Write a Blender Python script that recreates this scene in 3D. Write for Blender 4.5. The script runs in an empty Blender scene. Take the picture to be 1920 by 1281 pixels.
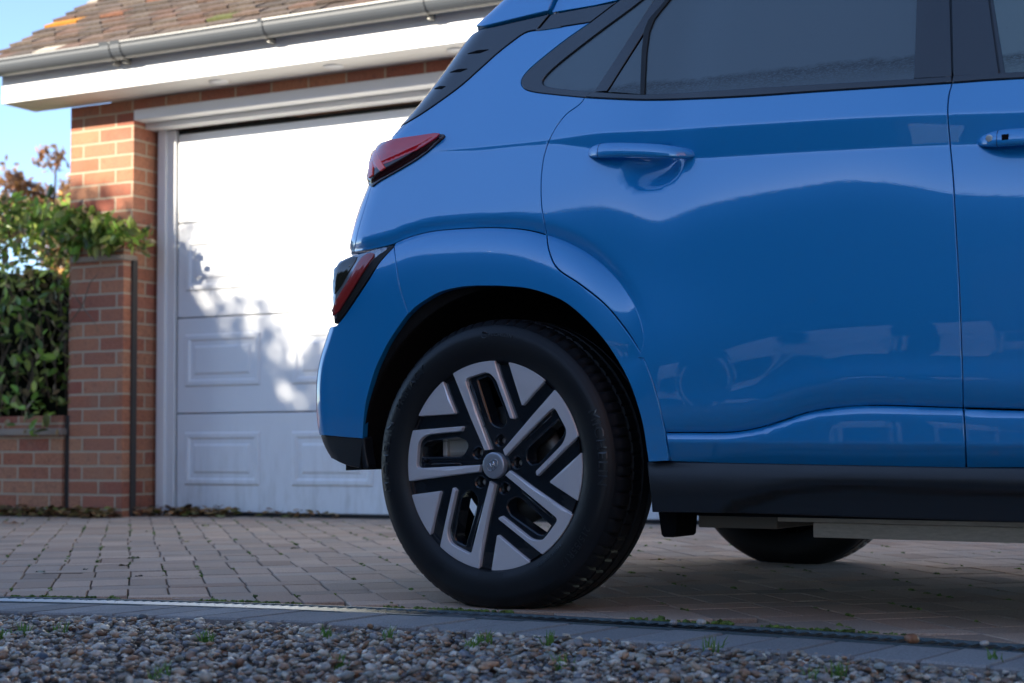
import bpy, bmesh, math, random
import numpy as np
from mathutils import Vector, Matrix, kdtree, noise
from mathutils.geometry import delaunay_2d_cdt
random.seed(7); rng = np.random.default_rng(11)
D = bpy.data; sc = bpy.context.scene; COL = sc.collection
# ------------------------------------------------------------ camera, sky, sun, exposure
F = 3073.; CH = 0.373
PITCH = math.atan((830 - 640.5) / F); ROLL = math.radians(-0.33)
cd = D.cameras.new('camera'); cam = D.objects.new('camera', cd); COL.objects.link(cam); sc.camera = cam
cd.sensor_width = 36; cd.lens = F / 1920 * 36; cd.clip_end = 600; cd.clip_start = .05
cam.matrix_world = Matrix.Translation((0, 0, CH)) @ Matrix.Rotation(math.pi/2 + PITCH, 4, 'X') @ Matrix.Rotation(ROLL, 4, 'Z')
cd.dof.use_dof = True; cd.dof.focus_distance = 3.72; cd.dof.aperture_fstop = 5.0
SUN_EL = math.radians(22.); SUN_AZ = math.radians(60.5)      # azimuth measured to the left of straight behind the camera
sdir = Vector((-math.sin(SUN_AZ)*math.cos(SUN_EL), -math.cos(SUN_AZ)*math.cos(SUN_EL), math.sin(SUN_EL)))
w = D.worlds.new('World'); sc.world = w; w.use_nodes = True
nt = w.node_tree; bg = nt.nodes['Background']; sk = nt.nodes.new('ShaderNodeTexSky'); sk.sky_type = 'NISHITA'
sk.sun_disc = False; sk.sun_elevation = SUN_EL; sk.sun_rotation = math.atan2(sdir.x, sdir.y) % (2*math.pi)
sk.air_density = .62; sk.dust_density = .05; sk.ozone_density = 1.5
nt.links.new(sk.outputs[0], bg.inputs[0]); bg.inputs[1].default_value = 0.15
sl = D.lights.new('sun', 'SUN'); sl.energy = 5.0; sl.angle = math.radians(.53); sl.color = (1, .90, .74)
so = D.objects.new('sun', sl); COL.objects.link(so); so.rotation_euler = sdir.to_track_quat('Z', 'Y').to_euler()
sc.view_settings.view_transform = 'Standard'; sc.view_settings.look = 'None'; sc.view_settings.gamma = 1
sc.view_settings.exposure = 1.45

# ------------------------------------------------------------ helpers
CR = np.array(cam.matrix_world.to_3x3()); CC = np.array([0, 0, CH])
def ray(px, py): return CR @ np.array([(px-960)/F, -(py-640.5)/F, -1.])
def ground(px, py, z=0.):
    d = ray(px, py); return CC + (z-CH)/d[2]*d
def tag(o, label=None, cat=None, group=None, kind=None):
    for k, v in (('label', label), ('category', cat), ('group', group), ('kind', kind)):
        if v: o[k] = v
    return o
def empty(name, M=None, parent=None):
    o = D.objects.new(name, None); COL.objects.link(o); o.empty_display_size = .1
    if M is not None: o.matrix_world = M
    if parent: o.parent = parent
    return o
def mesh(name, V, Fc, mat, parent=None, smooth=False, normals=None, cols=None):
    me = D.meshes.new(name)
    me.from_pydata([tuple(v) for v in V], [], [tuple(int(i) for i in f) for f in Fc]); me.update()
    if smooth: me.polygons.foreach_set('use_smooth', [True]*len(me.polygons))
    if cols is not None:
        a = me.color_attributes.new('col', 'FLOAT_COLOR', 'POINT')
        a.data.foreach_set('color', np.asarray(cols, dtype=np.float32).ravel())
    if normals is not None: me.validate(); me.normals_split_custom_set_from_vertices([tuple(n) for n in normals])
    for m in (mat if isinstance(mat, list) else [mat]): me.materials.append(m)
    o = D.objects.new(name, me); COL.objects.link(o)
    if parent: o.parent = parent
    return o
def fast_mesh(name, V, T, mat, parent=None, smooth=False, cols=None, n=3):
    V = np.asarray(V, dtype=np.float32); T = np.asarray(T, dtype=np.int32)
    me = D.meshes.new(name); me.vertices.add(len(V)); me.vertices.foreach_set('co', V.ravel())
    me.loops.add(T.size); me.loops.foreach_set('vertex_index', T.ravel()); me.polygons.add(len(T))
    me.polygons.foreach_set('loop_start', np.arange(len(T), dtype=np.int32)*n)
    me.polygons.foreach_set('loop_total', np.full(len(T), n, dtype=np.int32))
    me.polygons.foreach_set('use_smooth', np.full(len(T), smooth)); me.update(); me.validate()
    if cols is not None:
        a = me.color_attributes.new('col', 'FLOAT_COLOR', 'POINT'); a.data.foreach_set('color', np.asarray(cols, dtype=np.float32).ravel())
    me.materials.append(mat); o = D.objects.new(name, me); COL.objects.link(o)
    if parent: o.parent = parent
    return o
class MB:
    def __init__(s): s.V = []; s.F = []; s.sm = []
    def add(s, V, Fc):
        k = len(s.V); s.V += [tuple(v) for v in V]; s.F += [tuple(i+k for i in f) for f in Fc]; return s
    def box(s, x0, x1, y0, y1, z0, z1, b=0.):
        if b <= 0:
            V = [(x, y, z) for z in (z0, z1) for (x, y) in ((x0, y0), (x1, y0), (x1, y1), (x0, y1))]
            return s.add(V, [(3, 2, 1, 0), (4, 5, 6, 7), (0, 1, 5, 4), (1, 2, 6, 5), (2, 3, 7, 6), (3, 0, 4, 7)])
        bm = bmesh.new(); bmesh.ops.create_cube(bm, size=1, matrix=Matrix.Translation(((x0+x1)/2, (y0+y1)/2, (z0+z1)/2)) @ Matrix.Diagonal((x1-x0, y1-y0, z1-z0, 1)))
        bmesh.ops.bevel(bm, geom=bm.edges[:], offset=b, segments=2, affect='EDGES', profile=.5)
        bm.verts.index_update(); V = [v.co[:] for v in bm.verts]; Fc = [[v.index for v in f.verts] for f in bm.faces]; bm.free(); return s.add(V, Fc)
    def prism(s, poly, fn0, fn1):      # poly 2D -> two caps
        n = len(poly); V = [fn0(*p) for p in poly] + [fn1(*p) for p in poly]
        return s.add(V, [tuple(range(n)), tuple(range(2*n-1, n-1, -1))] + [(i, i+n, (i+1) % n + n, (i+1) % n) for i in range(n)])
    def tube(s, pts, r, n=10, cap=True):
        pts = [Vector(p) for p in pts]; rs = r if isinstance(r, (list, tuple)) else [r]*len(pts); k = len(s.V); up = Vector((.13, .21, .97))
        for i, p in enumerate(pts):
            t = (pts[min(i+1, len(pts)-1)] - pts[max(i-1, 0)]).normalized(); a = t.cross(up).normalized(); b = t.cross(a)
            for j in range(n):
                q = 2*math.pi*j/n; s.V.append(tuple(p + rs[i]*(math.cos(q)*a + math.sin(q)*b)))
        for i in range(len(pts)-1):
            for j in range(n): s.F.append((k+i*n+j, k+i*n+(j+1) % n, k+(i+1)*n+(j+1) % n, k+(i+1)*n+j))
        if cap: s.F.append(tuple(k+j for j in range(n))[::-1]); s.F.append(tuple(k+(len(pts)-1)*n+j for j in range(n)))
        return s
    def build(s, name, mat, parent=None, smooth=False): 
        o = mesh(name, s.V, s.F, mat, parent, smooth)
        bm = bmesh.new(); bm.from_mesh(o.data); bmesh.ops.recalc_face_normals(bm, faces=bm.faces[:]); bm.to_mesh(o.data); bm.free(); return o

# ------------------------------------------------------------ materials
def mat(name, col=(.5, .5, .5), rough=.5, metal=0., coat=0., spec=.5, coatr=.03):
    m = D.materials.new(name); m.use_nodes = True; b = m.node_tree.nodes['Principled BSDF']
    b.inputs['Base Color'].default_value = (*col, 1); b.inputs['Roughness'].default_value = rough; b.inputs['Metallic'].default_value = metal
    b.inputs['Coat Weight'].default_value = coat; b.inputs['Coat Roughness'].default_value = coatr; b.inputs['Specular IOR Level'].default_value = spec
    return m
class NG:
    def __init__(s, m): s.t = m.node_tree; s.b = s.t.nodes['Principled BSDF']; s.o = s.t.nodes['Material Output']
    def n(s, ty, ins=None, **kw):
        x = s.t.nodes.new('ShaderNode'+ty)
        for k, v in kw.items(): setattr(x, k, v)
        for k, v in (ins or {}).items():
            if isinstance(v, bpy.types.NodeSocket): s.t.links.new(v, x.inputs[k])
            else: x.inputs[k].default_value = v
        return x
    def coord(s, scale=(1, 1, 1)):
        c = s.n('TexCoord'); return s.n('Mapping', {'Vector': c.outputs['Object'], 'Scale': scale}).outputs[0]
    def noise(s, vec, scale, detail=3, rough=.6): return s.n('TexNoise', {'Vector': vec, 'Scale': scale, 'Detail': detail, 'Roughness': rough})
    def ramp(s, fac, stops):
        r = s.n('ValToRGB', {'Fac': fac}); e = r.color_ramp.elements
        while len(e) < len(stops): e.new(.5)
        for i, (p, c) in enumerate(stops): e[i].position = p; e[i].color = (*c, 1) if len(c) == 3 else c
        return r.outputs[0]
    def mix(s, f, a, b, bt='MIX'):
        x = s.n('Mix', data_type='RGBA', blend_type=bt)
        for k, v in ((0, f), (6, a), (7, b)):
            if isinstance(v, bpy.types.NodeSocket): s.t.links.new(v, x.inputs[k])
            else: x.inputs[k].default_value = (*v, 1) if isinstance(v, tuple) and len(v) == 3 else v
        return x.outputs[2]
    def bump(s, h, strength=.3, dist=.01): 
        x = s.n('Bump', {'Height': h, 'Strength': strength, 'Distance': dist}); s.t.links.new(x.outputs[0], s.b.inputs['Normal']); return x
    def set(s, k, sock): s.t.links.new(sock, s.b.inputs[k])
    def attr(s): return s.n('Attribute', attribute_name='col').outputs['Color']

def m_paint():
    m = mat('blue_paint', (.002, .10, .40), .42, .0, 1., .5, .015); g = NG(m)
    v = g.coord(); fl = g.n('TexNoise', {'Vector': v, 'Scale': 1500., 'Detail': 1.}); c = g.mix(fl.outputs[0], (.0006, .215, .53), (.001, .278, .67)); sz3 = g.n('SeparateXYZ', {0: v}); lowz = g.n('MapRange', {'Value': sz3.outputs[2], 'From Min': .30, 'From Max': .62, 'To Min': .16, 'To Max': .0}); dn = g.noise(g.coord((1, 1, 1.6)), 26, 6, .75); dirt = g.n('Math', {0: lowz.outputs[0], 1: g.n('MapRange', {'Value': dn.outputs[0], 'From Min': .35, 'From Max': .7}).outputs[0]}, operation='MULTIPLY'); c = g.mix(dirt.outputs[0], c, (.16, .15, .13)); g.set('Base Color', c)
    du = g.noise(g.coord((.6, 3, 1)), 5, 6, .65)
    g.set('Coat Roughness', g.n('MapRange', {'Value': du.outputs[0], 'From Min': .35, 'From Max': .75, 'To Min': .004, 'To Max': .018}).outputs[0])
    g.b.inputs['Coat IOR'].default_value = 1.85; g.b.inputs['Metallic'].default_value = .15; return m
PAINT = m_paint()
GLOSS = mat('black_gloss', (.018, .022, .028), .22, 0, .5, .5, .05)
def m_plastic():
    m = mat('black_plastic', (.013, .016, .02), .5, 0, 0, .6); g = NG(m); g.bump(g.noise(g.coord(), 900, 2).outputs[0], .25, .001)
    n2 = g.noise(g.coord(), 14, 5); g.set('Roughness', g.n('MapRange', {'Value': n2.outputs[0], 'To Min': .32, 'To Max': .5}).outputs[0]); return m
PLAST = m_plastic(); VOID = mat('underbody_black', (.006, .006, .007), .9, spec=.1); SEAL = mat('rubber_seal', (.006, .007, .008), .6)
def m_glass(name, film, lo):
    m = mat(name, (.02, .028, .04), .03, 0, 0, .6); g = NG(m)
    tc = g.n('TexCoord').outputs['Object']; sx = g.n('SeparateXYZ', {0: tc})
    big = g.noise(g.coord((3, 1, 9)), 6, 5, .7); fine = g.noise(g.coord((30, 8, 160)), 5, 6, .75)
    # condensation film: clear above, wiped streaky band near the bottom edge, wet film below
    zz = g.n('Math', {0: sx.outputs[2], 1: g.n('Math', {0: sx.outputs[0], 1: .045}, operation='MULTIPLY').outputs[0]}, operation='ADD')
    zz = g.n('Math', {0: zz.outputs[0], 1: g.n('Math', {0: big.outputs[0], 1: .035}, operation='MULTIPLY').outputs[0]}, operation='ADD')
    band = g.ramp(g.n('MapRange', {'Value': zz.outputs[0], 'From Min': lo, 'From Max': lo+.10}).outputs[0], [(0, (.0,)*3), (.12, (.25,)*3), (.5, (1,)*3), (.62, (0,)*3)])
    st = g.ramp(fine.outputs[0], [(.40, (0, 0, 0)), (.52, (1, 1, 1))])
    f = g.n('Math', {0: band, 1: st}, operation='MULTIPLY').outputs[0]
    sp = g.noise(g.coord((1, 1, 2)), 160, 2); sp2 = g.ramp(sp.outputs[0], [(.68, (0, 0, 0)), (.74, (1, 1, 1))])
    c = g.mix(f, film, tuple(x*.22 for x in film)); c = g.mix(g.n('Math', {0: sp2, 1: .25}, operation='MULTIPLY').outputs[0], c, (.03, .04, .05)); g.set('Base Color', c)
    g.bump(fine.outputs[0], .02, .001); return m
GLASS = m_glass('tinted_window_glass', (.082, .122, .145), 1.150); GLASSF = m_glass('front_window_glass', (.12, .18, .19), 1.14)
RUB = mat('tyre_rubber', (.007, .008, .010), .5, spec=.32)
g = NG(RUB); g.bump(g.noise(g.coord(), 160, 4).outputs[0], .12, .002); n_ = g.noise(g.coord(), 9, 5); g.set('Roughness', g.n('MapRange', {'Value': n_.outputs[0], 'To Min': .36, 'To Max': .6}).outputs[0])
ALLOY = mat('machined_alloy', (.70, .70, .73), .34, .40, .5, .5, .08)
g = NG(ALLOY); tc = g.n('TexCoord').outputs['Object']; sx = g.n('SeparateXYZ', {0: tc}); rr = g.n('Math', {0: g.n('Math', {0: sx.outputs[0], 1: sx.outputs[0]}, operation='MULTIPLY').outputs[0], 1: g.n('Math', {0: sx.outputs[2], 1: sx.outputs[2]}, operation='MULTIPLY').outputs[0]}, operation='ADD')
rad = g.n('Math', {0: rr.outputs[0], 1: .5}, operation='POWER'); rn = g.n('TexNoise', {'W': g.n('Math', {0: rad.outputs[0], 1: 900.}, operation='MULTIPLY').outputs[0], 'Scale': 1.}, noise_dimensions='1D'); g.bump(rn.outputs[0], .04, .0006)
DARKALLOY = mat('dark_alloy_paint', (.009, .014, .021), .25, .2, .8, .5, .05)
CHROME = mat('bright_metal', (.6, .6, .62), .22, 1.); NUT = mat('wheel_nut_steel', (.60, .57, .56), .35, .8); IRON = mat('cast_caliper', (.42, .43, .42), .55, .2)
HUBG = mat('hub_cap_grey', (.34, .37, .42), .35, .5, .5); KEYM = mat('key_barrel', (.7, .72, .72), .3, .8)
RED = mat('red_lens', (.60, .010, .022), .08, 0, 1., .5, .02); REDB = mat('bright_red_lens', (.95, .09, .05), .25, 0, 1.); DRED = mat('dark_red_housing', (.022, .002, .004), .25, 0, .4)
REDG = mat('lower_red_lens', (.30, .02, .018), .3, 0, 1.); LGREY = mat('lamp_silver', (.30, .33, .37), .25, .6, 1.); SMOKE = mat('smoked_lamp', (.03, .03, .022), .08, .2, 1.)
BATT = mat('battery_case', (.26, .24, .21), .6, .0)
g = NG(BATT); c = g.mix(g.noise(g.coord((4, 1, 20)), 12, 6, .7).outputs[0], (.30, .26, .20), (.72, .65, .55)); g.set('Base Color', c)
def m_brick(name, ch=0., vo=.035):
    m = mat(name, rough=.85, spec=.25); g = NG(m); s = g.n('SeparateXYZ', {0: g.n('TexCoord').outputs['Object']})
    u = g.n('Math', {0: s.outputs[0], 1: s.outputs[1]}, operation='ADD'); u = g.n('Math', {0: u.outputs[0], 1: 10.02+ch}, operation='ADD')
    v = g.n('CombineXYZ', {0: u.outputs[0], 1: g.n('Math', {0: s.outputs[2], 1: vo}, operation='ADD').outputs[0], 2: 0.}); nz0 = g.noise(g.coord(), 14, 2); 
    vv = g.n('VectorMath', {0: v.outputs[0], 1: g.n('VectorMath', {0: nz0.outputs[1], 'Scale': .004}, operation='SCALE').outputs[0]}, operation='ADD')
    b = g.n('TexBrick', {'Vector': vv.outputs[0], 'Scale': 1., 'Color1': (.0, .0, .0, 1), 'Color2': (1, 1, 1, 1), 'Mortar': (.5, .5, .5, 1), 'Mortar Size': .0062, 'Mortar Smooth': .25, 'Bias': 0., 'Brick Width': .225, 'Row Height': .075})
    b.offset = .5; 
    bc = g.ramp(b.outputs['Color'], [(0, (.36, .12, .060)), (.3, (.46, .19, .095)), (.6, (.30, .082, .050)), (.85, (.48, .23, .12)), (1, (.38, .115, .068))])
    n1 = g.noise(g.coord(), 9, 4); bc = g.mix(g.n('Math', {0: n1.outputs[0], 1: .6}, operation='MULTIPLY').outputs[0], bc, (.28, .14, .11), 'MIX'); n2 = g.noise(g.coord(), 120, 5, .7); bc = g.mix(.6, bc, g.ramp(n2.outputs[0], [(.32, (.18, .17, .17)), (.5, (.5, .5, .5)), (.68, (.82, .80, .74))]), 'OVERLAY'); n4 = g.noise(g.coord(), 34, 4, .75); bc = g.mix(g.ramp(n4.outputs[0], [(.56, (0, 0, 0)), (.66, (.55, .55, .55))]), bc, (.17, .085, .065))
    n3 = g.noise(g.coord(), 3, 4); st = g.ramp(n3.outputs[0], [(.55, (0, 0, 0)), (.75, (.5, .5, .5))]); bc = g.mix(st, bc, (.30, .22, .14))
    mo = g.mix(n2.outputs[0], (.36, .285, .20), (.49, .41, .30)); c = g.mix(b.outputs['Fac'], bc, mo); g.set('Base Color', c)
    h = g.n('Math', {0: g.n('Math', {0: 1., 1: b.outputs['Fac']}, operation='SUBTRACT').outputs[0], 1: g.n('Math', {0: n2.outputs[0], 1: .35}, operation='MULTIPLY').outputs[0]}, operation='ADD'); g.bump(h.outputs[0], .7, .006); return m
BRICK = m_brick('red_brick'); BRICK2 = m_brick('garden_brick', .11)
def m_white(name, c=(.80, .80, .80), r=.35):
    m = mat(name, c, r); g = NG(m); n = g.noise(g.coord(), 3, 6, .7); g.set('Base Color', g.mix(n.outputs[0], tuple(x*.93 for x in c), c)); g.bump(g.noise(g.coord(), 260, 2).outputs[0], .05, .001); return m
UPVC = m_white('white_upvc'); DOORW = m_white('white_door_paint', (.79, .81, .83), .4); g = NG(DOORW); z_ = g.n('SeparateXYZ', {0: g.n('TexCoord').outputs['Object']}); nz_ = g.noise(g.coord((3, 1, .6)), 7, 6, .75); f_ = g.n('Math', {0: g.n('MapRange', {'Value': z_.outputs[2], 'From Min': .0, 'From Max': .5, 'To Min': .5, 'To Max': .03}).outputs[0], 1: g.n('MapRange', {'Value': nz_.outputs[0], 'From Min': .45, 'From Max': .75}).outputs[0]}, operation='MULTIPLY'); g.set('Base Color', g.mix(f_.outputs[0], (.79, .81, .83), (.36, .34, .29))); SOFF = m_white('soffit_white', (.74, .71, .66), .5)
GUT = mat('grey_gutter', (.085, .095, .108), .38)
g = NG(GUT); s_ = g.n('SeparateXYZ', {0: g.n('TexCoord').outputs['Object']}); nn = g.noise(g.coord((6, 1, 1)), 9, 5, .7)
vv = g.n('Math', {0: s_.outputs[2], 1: g.n('Math', {0: nn.outputs[0], 1: .012}, operation='MULTIPLY').outputs[0]}, operation='ADD'); fac = g.n('MapRange', {'Value': vv.outputs[0], 'From Min': 2.337, 'From Max': 2.347, 'To Min': .8, 'To Max': 0.}); g.set('Base Color', g.mix(fac.outputs[0], (.085, .095, .108), (.34, .33, .29)))
def m_attr(name, rough=.8, nscale=60, bump=.3, bd=.003, lo=.75, hi=1.15, spec=.3, trans=0.):
    m = mat(name, rough=rough, spec=spec); g = NG(m); n = g.noise(g.coord(), nscale, 5, .7); f = g.ramp(n.outputs[0], [(.3, (lo,)*3), (.7, (hi,)*3)])
    g.set('Base Color', g.mix(1., g.attr(), f, 'MULTIPLY')); g.bump(n.outputs[0], bump, bd)
    if trans:
        tr = g.n('BsdfTranslucent', {'Color': g.attr()}); mx = g.n('MixShader', {0: trans, 1: g.b.outputs[0], 2: tr.outputs[0]}); g.t.links.new(mx.outputs[0], g.o.inputs[0])
    return m
PAVE = m_attr('block_paving', .85, 240, .5, .002, .62, 1.3, .3); TILE = m_attr('clay_tile', .9, 60, .5, .004, .6, 1.3); PEB = m_attr('pebbles', .42, 90, .15, .002, .6, 1.35, .5)
LEAF = m_attr('leaves', .35, 30, .1, .002, .85, 1.1, .5, .38); DRYL = m_attr('dry_leaves', .7, 60, .3, .002, .7, 1.2, .3, .15)
SOIL = mat('joint_soil', (.045, .045, .03), .95); g = NG(SOIL); g.set('Base Color', g.ramp(g.noise(g.coord(), 12, 6, .7).outputs[0], [(.4, (.085, .072, .055)), (.52, (.08, .09, .04)), (.66, (.09, .13, .03))])); g.bump(g.noise(g.coord(), 300, 4).outputs[0], .8, .004)
def m_ground():
    m = mat('gravel_ground', rough=.8); g = NG(m); v = g.n('TexVoronoi', {'Vector': g.coord(), 'Scale': 55.}); 
    g.set('Base Color', g.mix(1., g.ramp(v.outputs['Color'], [(0, (.10, .09, .08)), (.5, (.24, .21, .18)), (1, (.32, .27, .22))]), g.ramp(v.outputs['Distance'], [(0, (1, 1, 1)), (.8, (.3, .3, .3))]), 'MULTIPLY')); g.bump(v.outputs['Distance'], 1., -.012); return m
GRND = m_ground(); STEEL = mat('galvanised_steel', (.52, .58, .60), .30, 1.); g = NG(STEEL); g.set('Roughness', g.n('MapRange', {'Value': g.noise(g.coord(), 60, 4).outputs[0], 'To Min': .2, 'To Max': .42}).outputs[0])
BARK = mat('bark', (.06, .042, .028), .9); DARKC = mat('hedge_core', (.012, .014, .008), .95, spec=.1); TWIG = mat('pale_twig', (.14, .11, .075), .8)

# ------------------------------------------------------------ ground
def smooth_curve(P, n=8):
    P = [np.array(p, float) for p in P]; out = []
    for i in range(len(P)-1):
        a, b, c, d = P[max(i-1, 0)], P[i], P[i+1], P[min(i+2, len(P)-1)]
        for k in range(n):
            t = k/n; out.append(.5*((2*b) + (-a+c)*t + (2*a-5*b+4*c-d)*t*t + (-a+3*b-3*c+d)*t**3))
    out.append(P[-1]); return out
m_ = MB(); R_ = 220.; m_.add([(-R_, -R_, -.030), (R_, -R_, -.030), (R_, R_, -.030), (-R_, R_, -.030)], [(0, 1, 2, 3)])
tag(m_.build('ground', GRND), kind='structure')
dt = [ground(*p)[:2] for p in ((0, 1117.5), (300, 1124), (500, 1130.5), (780, 1140.6), (1100, 1155), (1500, 1179.5), (1920, 1207))]
# fit a smooth quadratic through the far edge of the drain and carry it on past both picture edges
dt = np.array(dt); e_ = np.polyfit(dt[:, 0], dt[:, 1], 2)
def drain_y(x):
    xc = np.clip(x, dt[0, 0]-.3, dt[-1, 0]+.3); return np.polyval(e_, xc) + (x-xc)*np.polyval(np.polyder(e_), xc)
XS = np.arange(-6, 6.01, .05)
def off_curve(d):          # curve offset by d towards the camera
    out = []
    for x in XS:
        s = (drain_y(x+.01)-drain_y(x-.01))/.02; n = np.array([s, -1])/math.hypot(s, 1); out.append(np.array([x, drain_y(x)])+n*d)
    return out
def strip(name, d0, d1, z, m, zc=None):
    a, b = off_curve(d0), off_curve(d1); V = [(*p, z) for p in a]+[(*p, z if zc is None else zc) for p in b]; n = len(a)
    return mesh(name, V, [(i, i+n, i+n+1, i+1) for i in range(n-1)], m)
W_DR, W_ED = .115, .205
ra = math.radians(13.1); RA = np.array([math.cos(ra), math.sin(ra)]); CA = np.array([-math.sin(ra), math.cos(ra)])
m_ = MB()
a = off_curve(0); V = [(*p, -.012) for p in a]+[(p[0], 16., -.012) for p in a]; n = len(a); so_ = mesh('paving_bed', V, [(i, i+1, i+1+n, i+n) for i in range(n-1)], SOIL); tag(so_, kind='structure')
pv, pf, pc = [], [], []
CORN = np.array([[0, 0], [1, 0], [1, 1], [0, 1]])
def paver(x0, y0, wx, wy, col):
    j = .0022; c = np.array([x0, y0])+np.array([j, j])+CORN*np.array([wx-2*j, wy-2*j]); q = c[:, :1]*RA + c[:, 1:]*CA
    lim = drain_y(q[:, 0])+.012
    if (q[:, 1] < lim).all(): return
    k_ = (lim-q[:, 1])/(CA[1]-CA[0]*(-.43)); q = np.where((q[:, 1] < lim)[:, None], q+np.maximum(k_, 0)[:, None]*CA, q)
    if q[2, 1]-q[1, 1] < .012 or q[3, 1]-q[0, 1] < .008: return
    h = rng.normal(0, .0004, 4)+rng.normal(0, .0005); ce = q.mean(0); t = ce+(q-ce)*np.array([1-.009/max(wx, .1), 1-.009/max(wy, .1)]); k = len(pv)
    for i in range(4): pv.append((*q[i], -.016))
    for i in range(4): pv.append((*q[i], h[i]-.0022))
    for i in range(4): pv.append((*(ce+(q[i]-ce)*.972), h[i]))
    for i in range(4):
        jn = (i+1) % 4; pf.append((k+i, k+jn, k+4+jn, k+4+i)); pf.append((k+4+i, k+4+jn, k+8+jn, k+8+i))
    pf.append((k+8, k+9, k+10, k+11)); pc.extend([col]*12)
def pcol():
    v = rng.normal(1, .10); b = np.array([.43, .325, .25]) if rng.random() < .6 else np.array([.38, .305, .245])
    if rng.random() < .12: b = np.array([.40, .29, .22])
    return (*(b*v), 1)
y = 1.5; row = 0
while y < 12.5:
    x = -7.5+(.1 if row % 4 == 1 else 0)+rng.normal(0, .004)
    if row % 2 == 0:
        while x < 9: paver(x, y, .1, .2, pcol()); x += .1
        y += .2
    else:
        while x < 9: paver(x, y, .2, .1, pcol()); x += .2
        y += .1
    row += 1
tag(mesh('block_paving', pv, pf, PAVE, cols=pc), kind='structure')
# edging course of skewed blocks on the gravel side of the drain
pv, pf, pc = [], [], []; t = 0; sk_ = np.array([math.sin(math.radians(37)), math.cos(math.radians(37))])
x = -5.
while x < 5:
    nx = x+.098; q = []
    for xx in (x+.003, nx-.003):
        s = (drain_y(xx+.01)-drain_y(xx-.01))/.02; base = np.array([xx, drain_y(xx)]); nn_ = np.array([s, -1])/math.hypot(s, 1)
        for dd in (W_DR+.006, W_DR+W_ED):
            k = dd/(-nn_@sk_); q.append(base-sk_*k)
    q = [q[0], q[2], q[3], q[1]]; ce = sum(q)/4; h = rng.normal(-.002, .0012); k = len(pv); cl = np.array([.26, .267, .262])*rng.normal(1, .07)
    for p in q: pv.append((*p, -.045))
    for p in q: pv.append((*p, h-.004))
    for p in q: pv.append((*(ce+(p-ce)*.95), h))
    for i in range(4):
        jn = (i+1) % 4; pf.append((k+i, k+jn, k+4+jn, k+4+i)); pf.append((k+4+i, k+4+jn, k+8+jn, k+8+i))
    pf.append((k+8, k+9, k+10, k+11)); pc.extend([(*cl, 1)]*12); x = nx
tag(mesh('edging_course', pv, pf, PAVE, cols=pc), kind='structure')
tag(strip('edging_bed', W_DR, W_DR+W_ED-.01, -.014, SOIL), kind='structure')
# channel drain: frame rails, slotted grating
dr = empty('channel_drain'); tag(dr, 'narrow metal channel drain with slanted slots between paving and gravel edging', 'drain')
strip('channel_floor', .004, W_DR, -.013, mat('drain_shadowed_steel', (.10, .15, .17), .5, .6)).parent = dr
for nm, d0, d1 in (('drain_rail', .003, .013), ('drain_rail', W_DR-.011, W_DR)):
    a, b = off_curve(d0), off_curve(d1); n = len(a); V = [(*p, -.001) for p in a]+[(*p, -.001) for p in b]+[(*p, -.03) for p in a]+[(*p, -.03) for p in b]
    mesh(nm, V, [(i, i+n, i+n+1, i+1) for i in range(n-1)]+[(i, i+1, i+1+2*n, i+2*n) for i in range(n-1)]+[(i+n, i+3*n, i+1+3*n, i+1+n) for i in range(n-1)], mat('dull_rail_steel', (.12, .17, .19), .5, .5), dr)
m_ = MB(); x = -4.
while x < 4:
    q = []
    for xx in (x, x+.0155):
        s = (drain_y(xx+.01)-drain_y(xx-.01))/.02; base = np.array([xx, drain_y(xx)]); nn_ = np.array([s, -1])/math.hypot(s, 1)
        for dd in (.012, W_DR-.010): q.append(base-sk_*(dd/(-nn_@sk_)))
    z = -.003; V = [(*q[0], z), (*q[1], z), (*q[3], z), (*q[2], z)]; ce = np.mean([v[:2] for v in V], 0)
    mid0, mid1 = (q[0]+q[2])/2, (q[1]+q[3])/2
    m_.add([(*q[0], z-.003), (*q[1], z-.003), (*mid1, z), (*mid0, z), (*q[3], z-.003), (*q[2], z-.003), (*q[0], z-.02), (*q[1], z-.02), (*q[3], z-.02), (*q[2], z-.02)], [(0, 1, 2, 3), (3, 2, 4, 5), (0, 6, 7, 1), (5, 4, 8, 9)]); x += .0235
mesh('grating', m_.V, m_.F, STEEL, dr)
# gravel
def ico(sub):
    bm = bmesh.new(); bmesh.ops.create_icosphere(bm, subdivisions=sub, radius=1); V = np.array([v.co[:] for v in bm.verts]); T = np.array([[v.index for v in f.verts] for f in bm.faces]); bm.free(); return V, T
def blobs(pos, sz, rots, cols, sub=1, jit=.12):
    V0, T0 = ico(sub); n = len(pos); nv = len(V0); V = np.repeat(V0[None], n, 0)*(1+rng.normal(0, jit, (n, nv, 1))); V = V*sz[:, None, :]
    a, b, c = rots[:, 0], rots[:, 1], rots[:, 2]; ca, sa, cb, sb, cc, s_c = np.cos(a), np.sin(a), np.cos(b), np.sin(b), np.cos(c), np.sin(c)
    x, y, z = V[..., 0], V[..., 1], V[..., 2]; y, z = y*cb[:, None]-z*sb[:, None], y*sb[:, None]+z*cb[:, None]; x, z = x*cc[:, None]+z*s_c[:, None], -x*s_c[:, None]+z*cc[:, None]; x, y = x*ca[:, None]-y*sa[:, None], x*sa[:, None]+y*ca[:, None]
    V = np.stack([x, y, z], -1)+pos[:, None, :]; T = (T0[None]+(np.arange(n)*nv)[:, None, None]).reshape(-1, 3); return V.reshape(-1, 3), T, np.repeat(cols, nv, 0)
PCOLS = np.array([[.30, .27, .23], [.22, .22, .22], [.16, .17, .19], [.38, .35, .30], [.26, .20, .15], [.30, .19, .12], [.10, .11, .13], [.45, .43, .39], [.24, .21, .19], [.33, .30, .27], [.20, .13, .09], [.19, .20, .19]])
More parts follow.
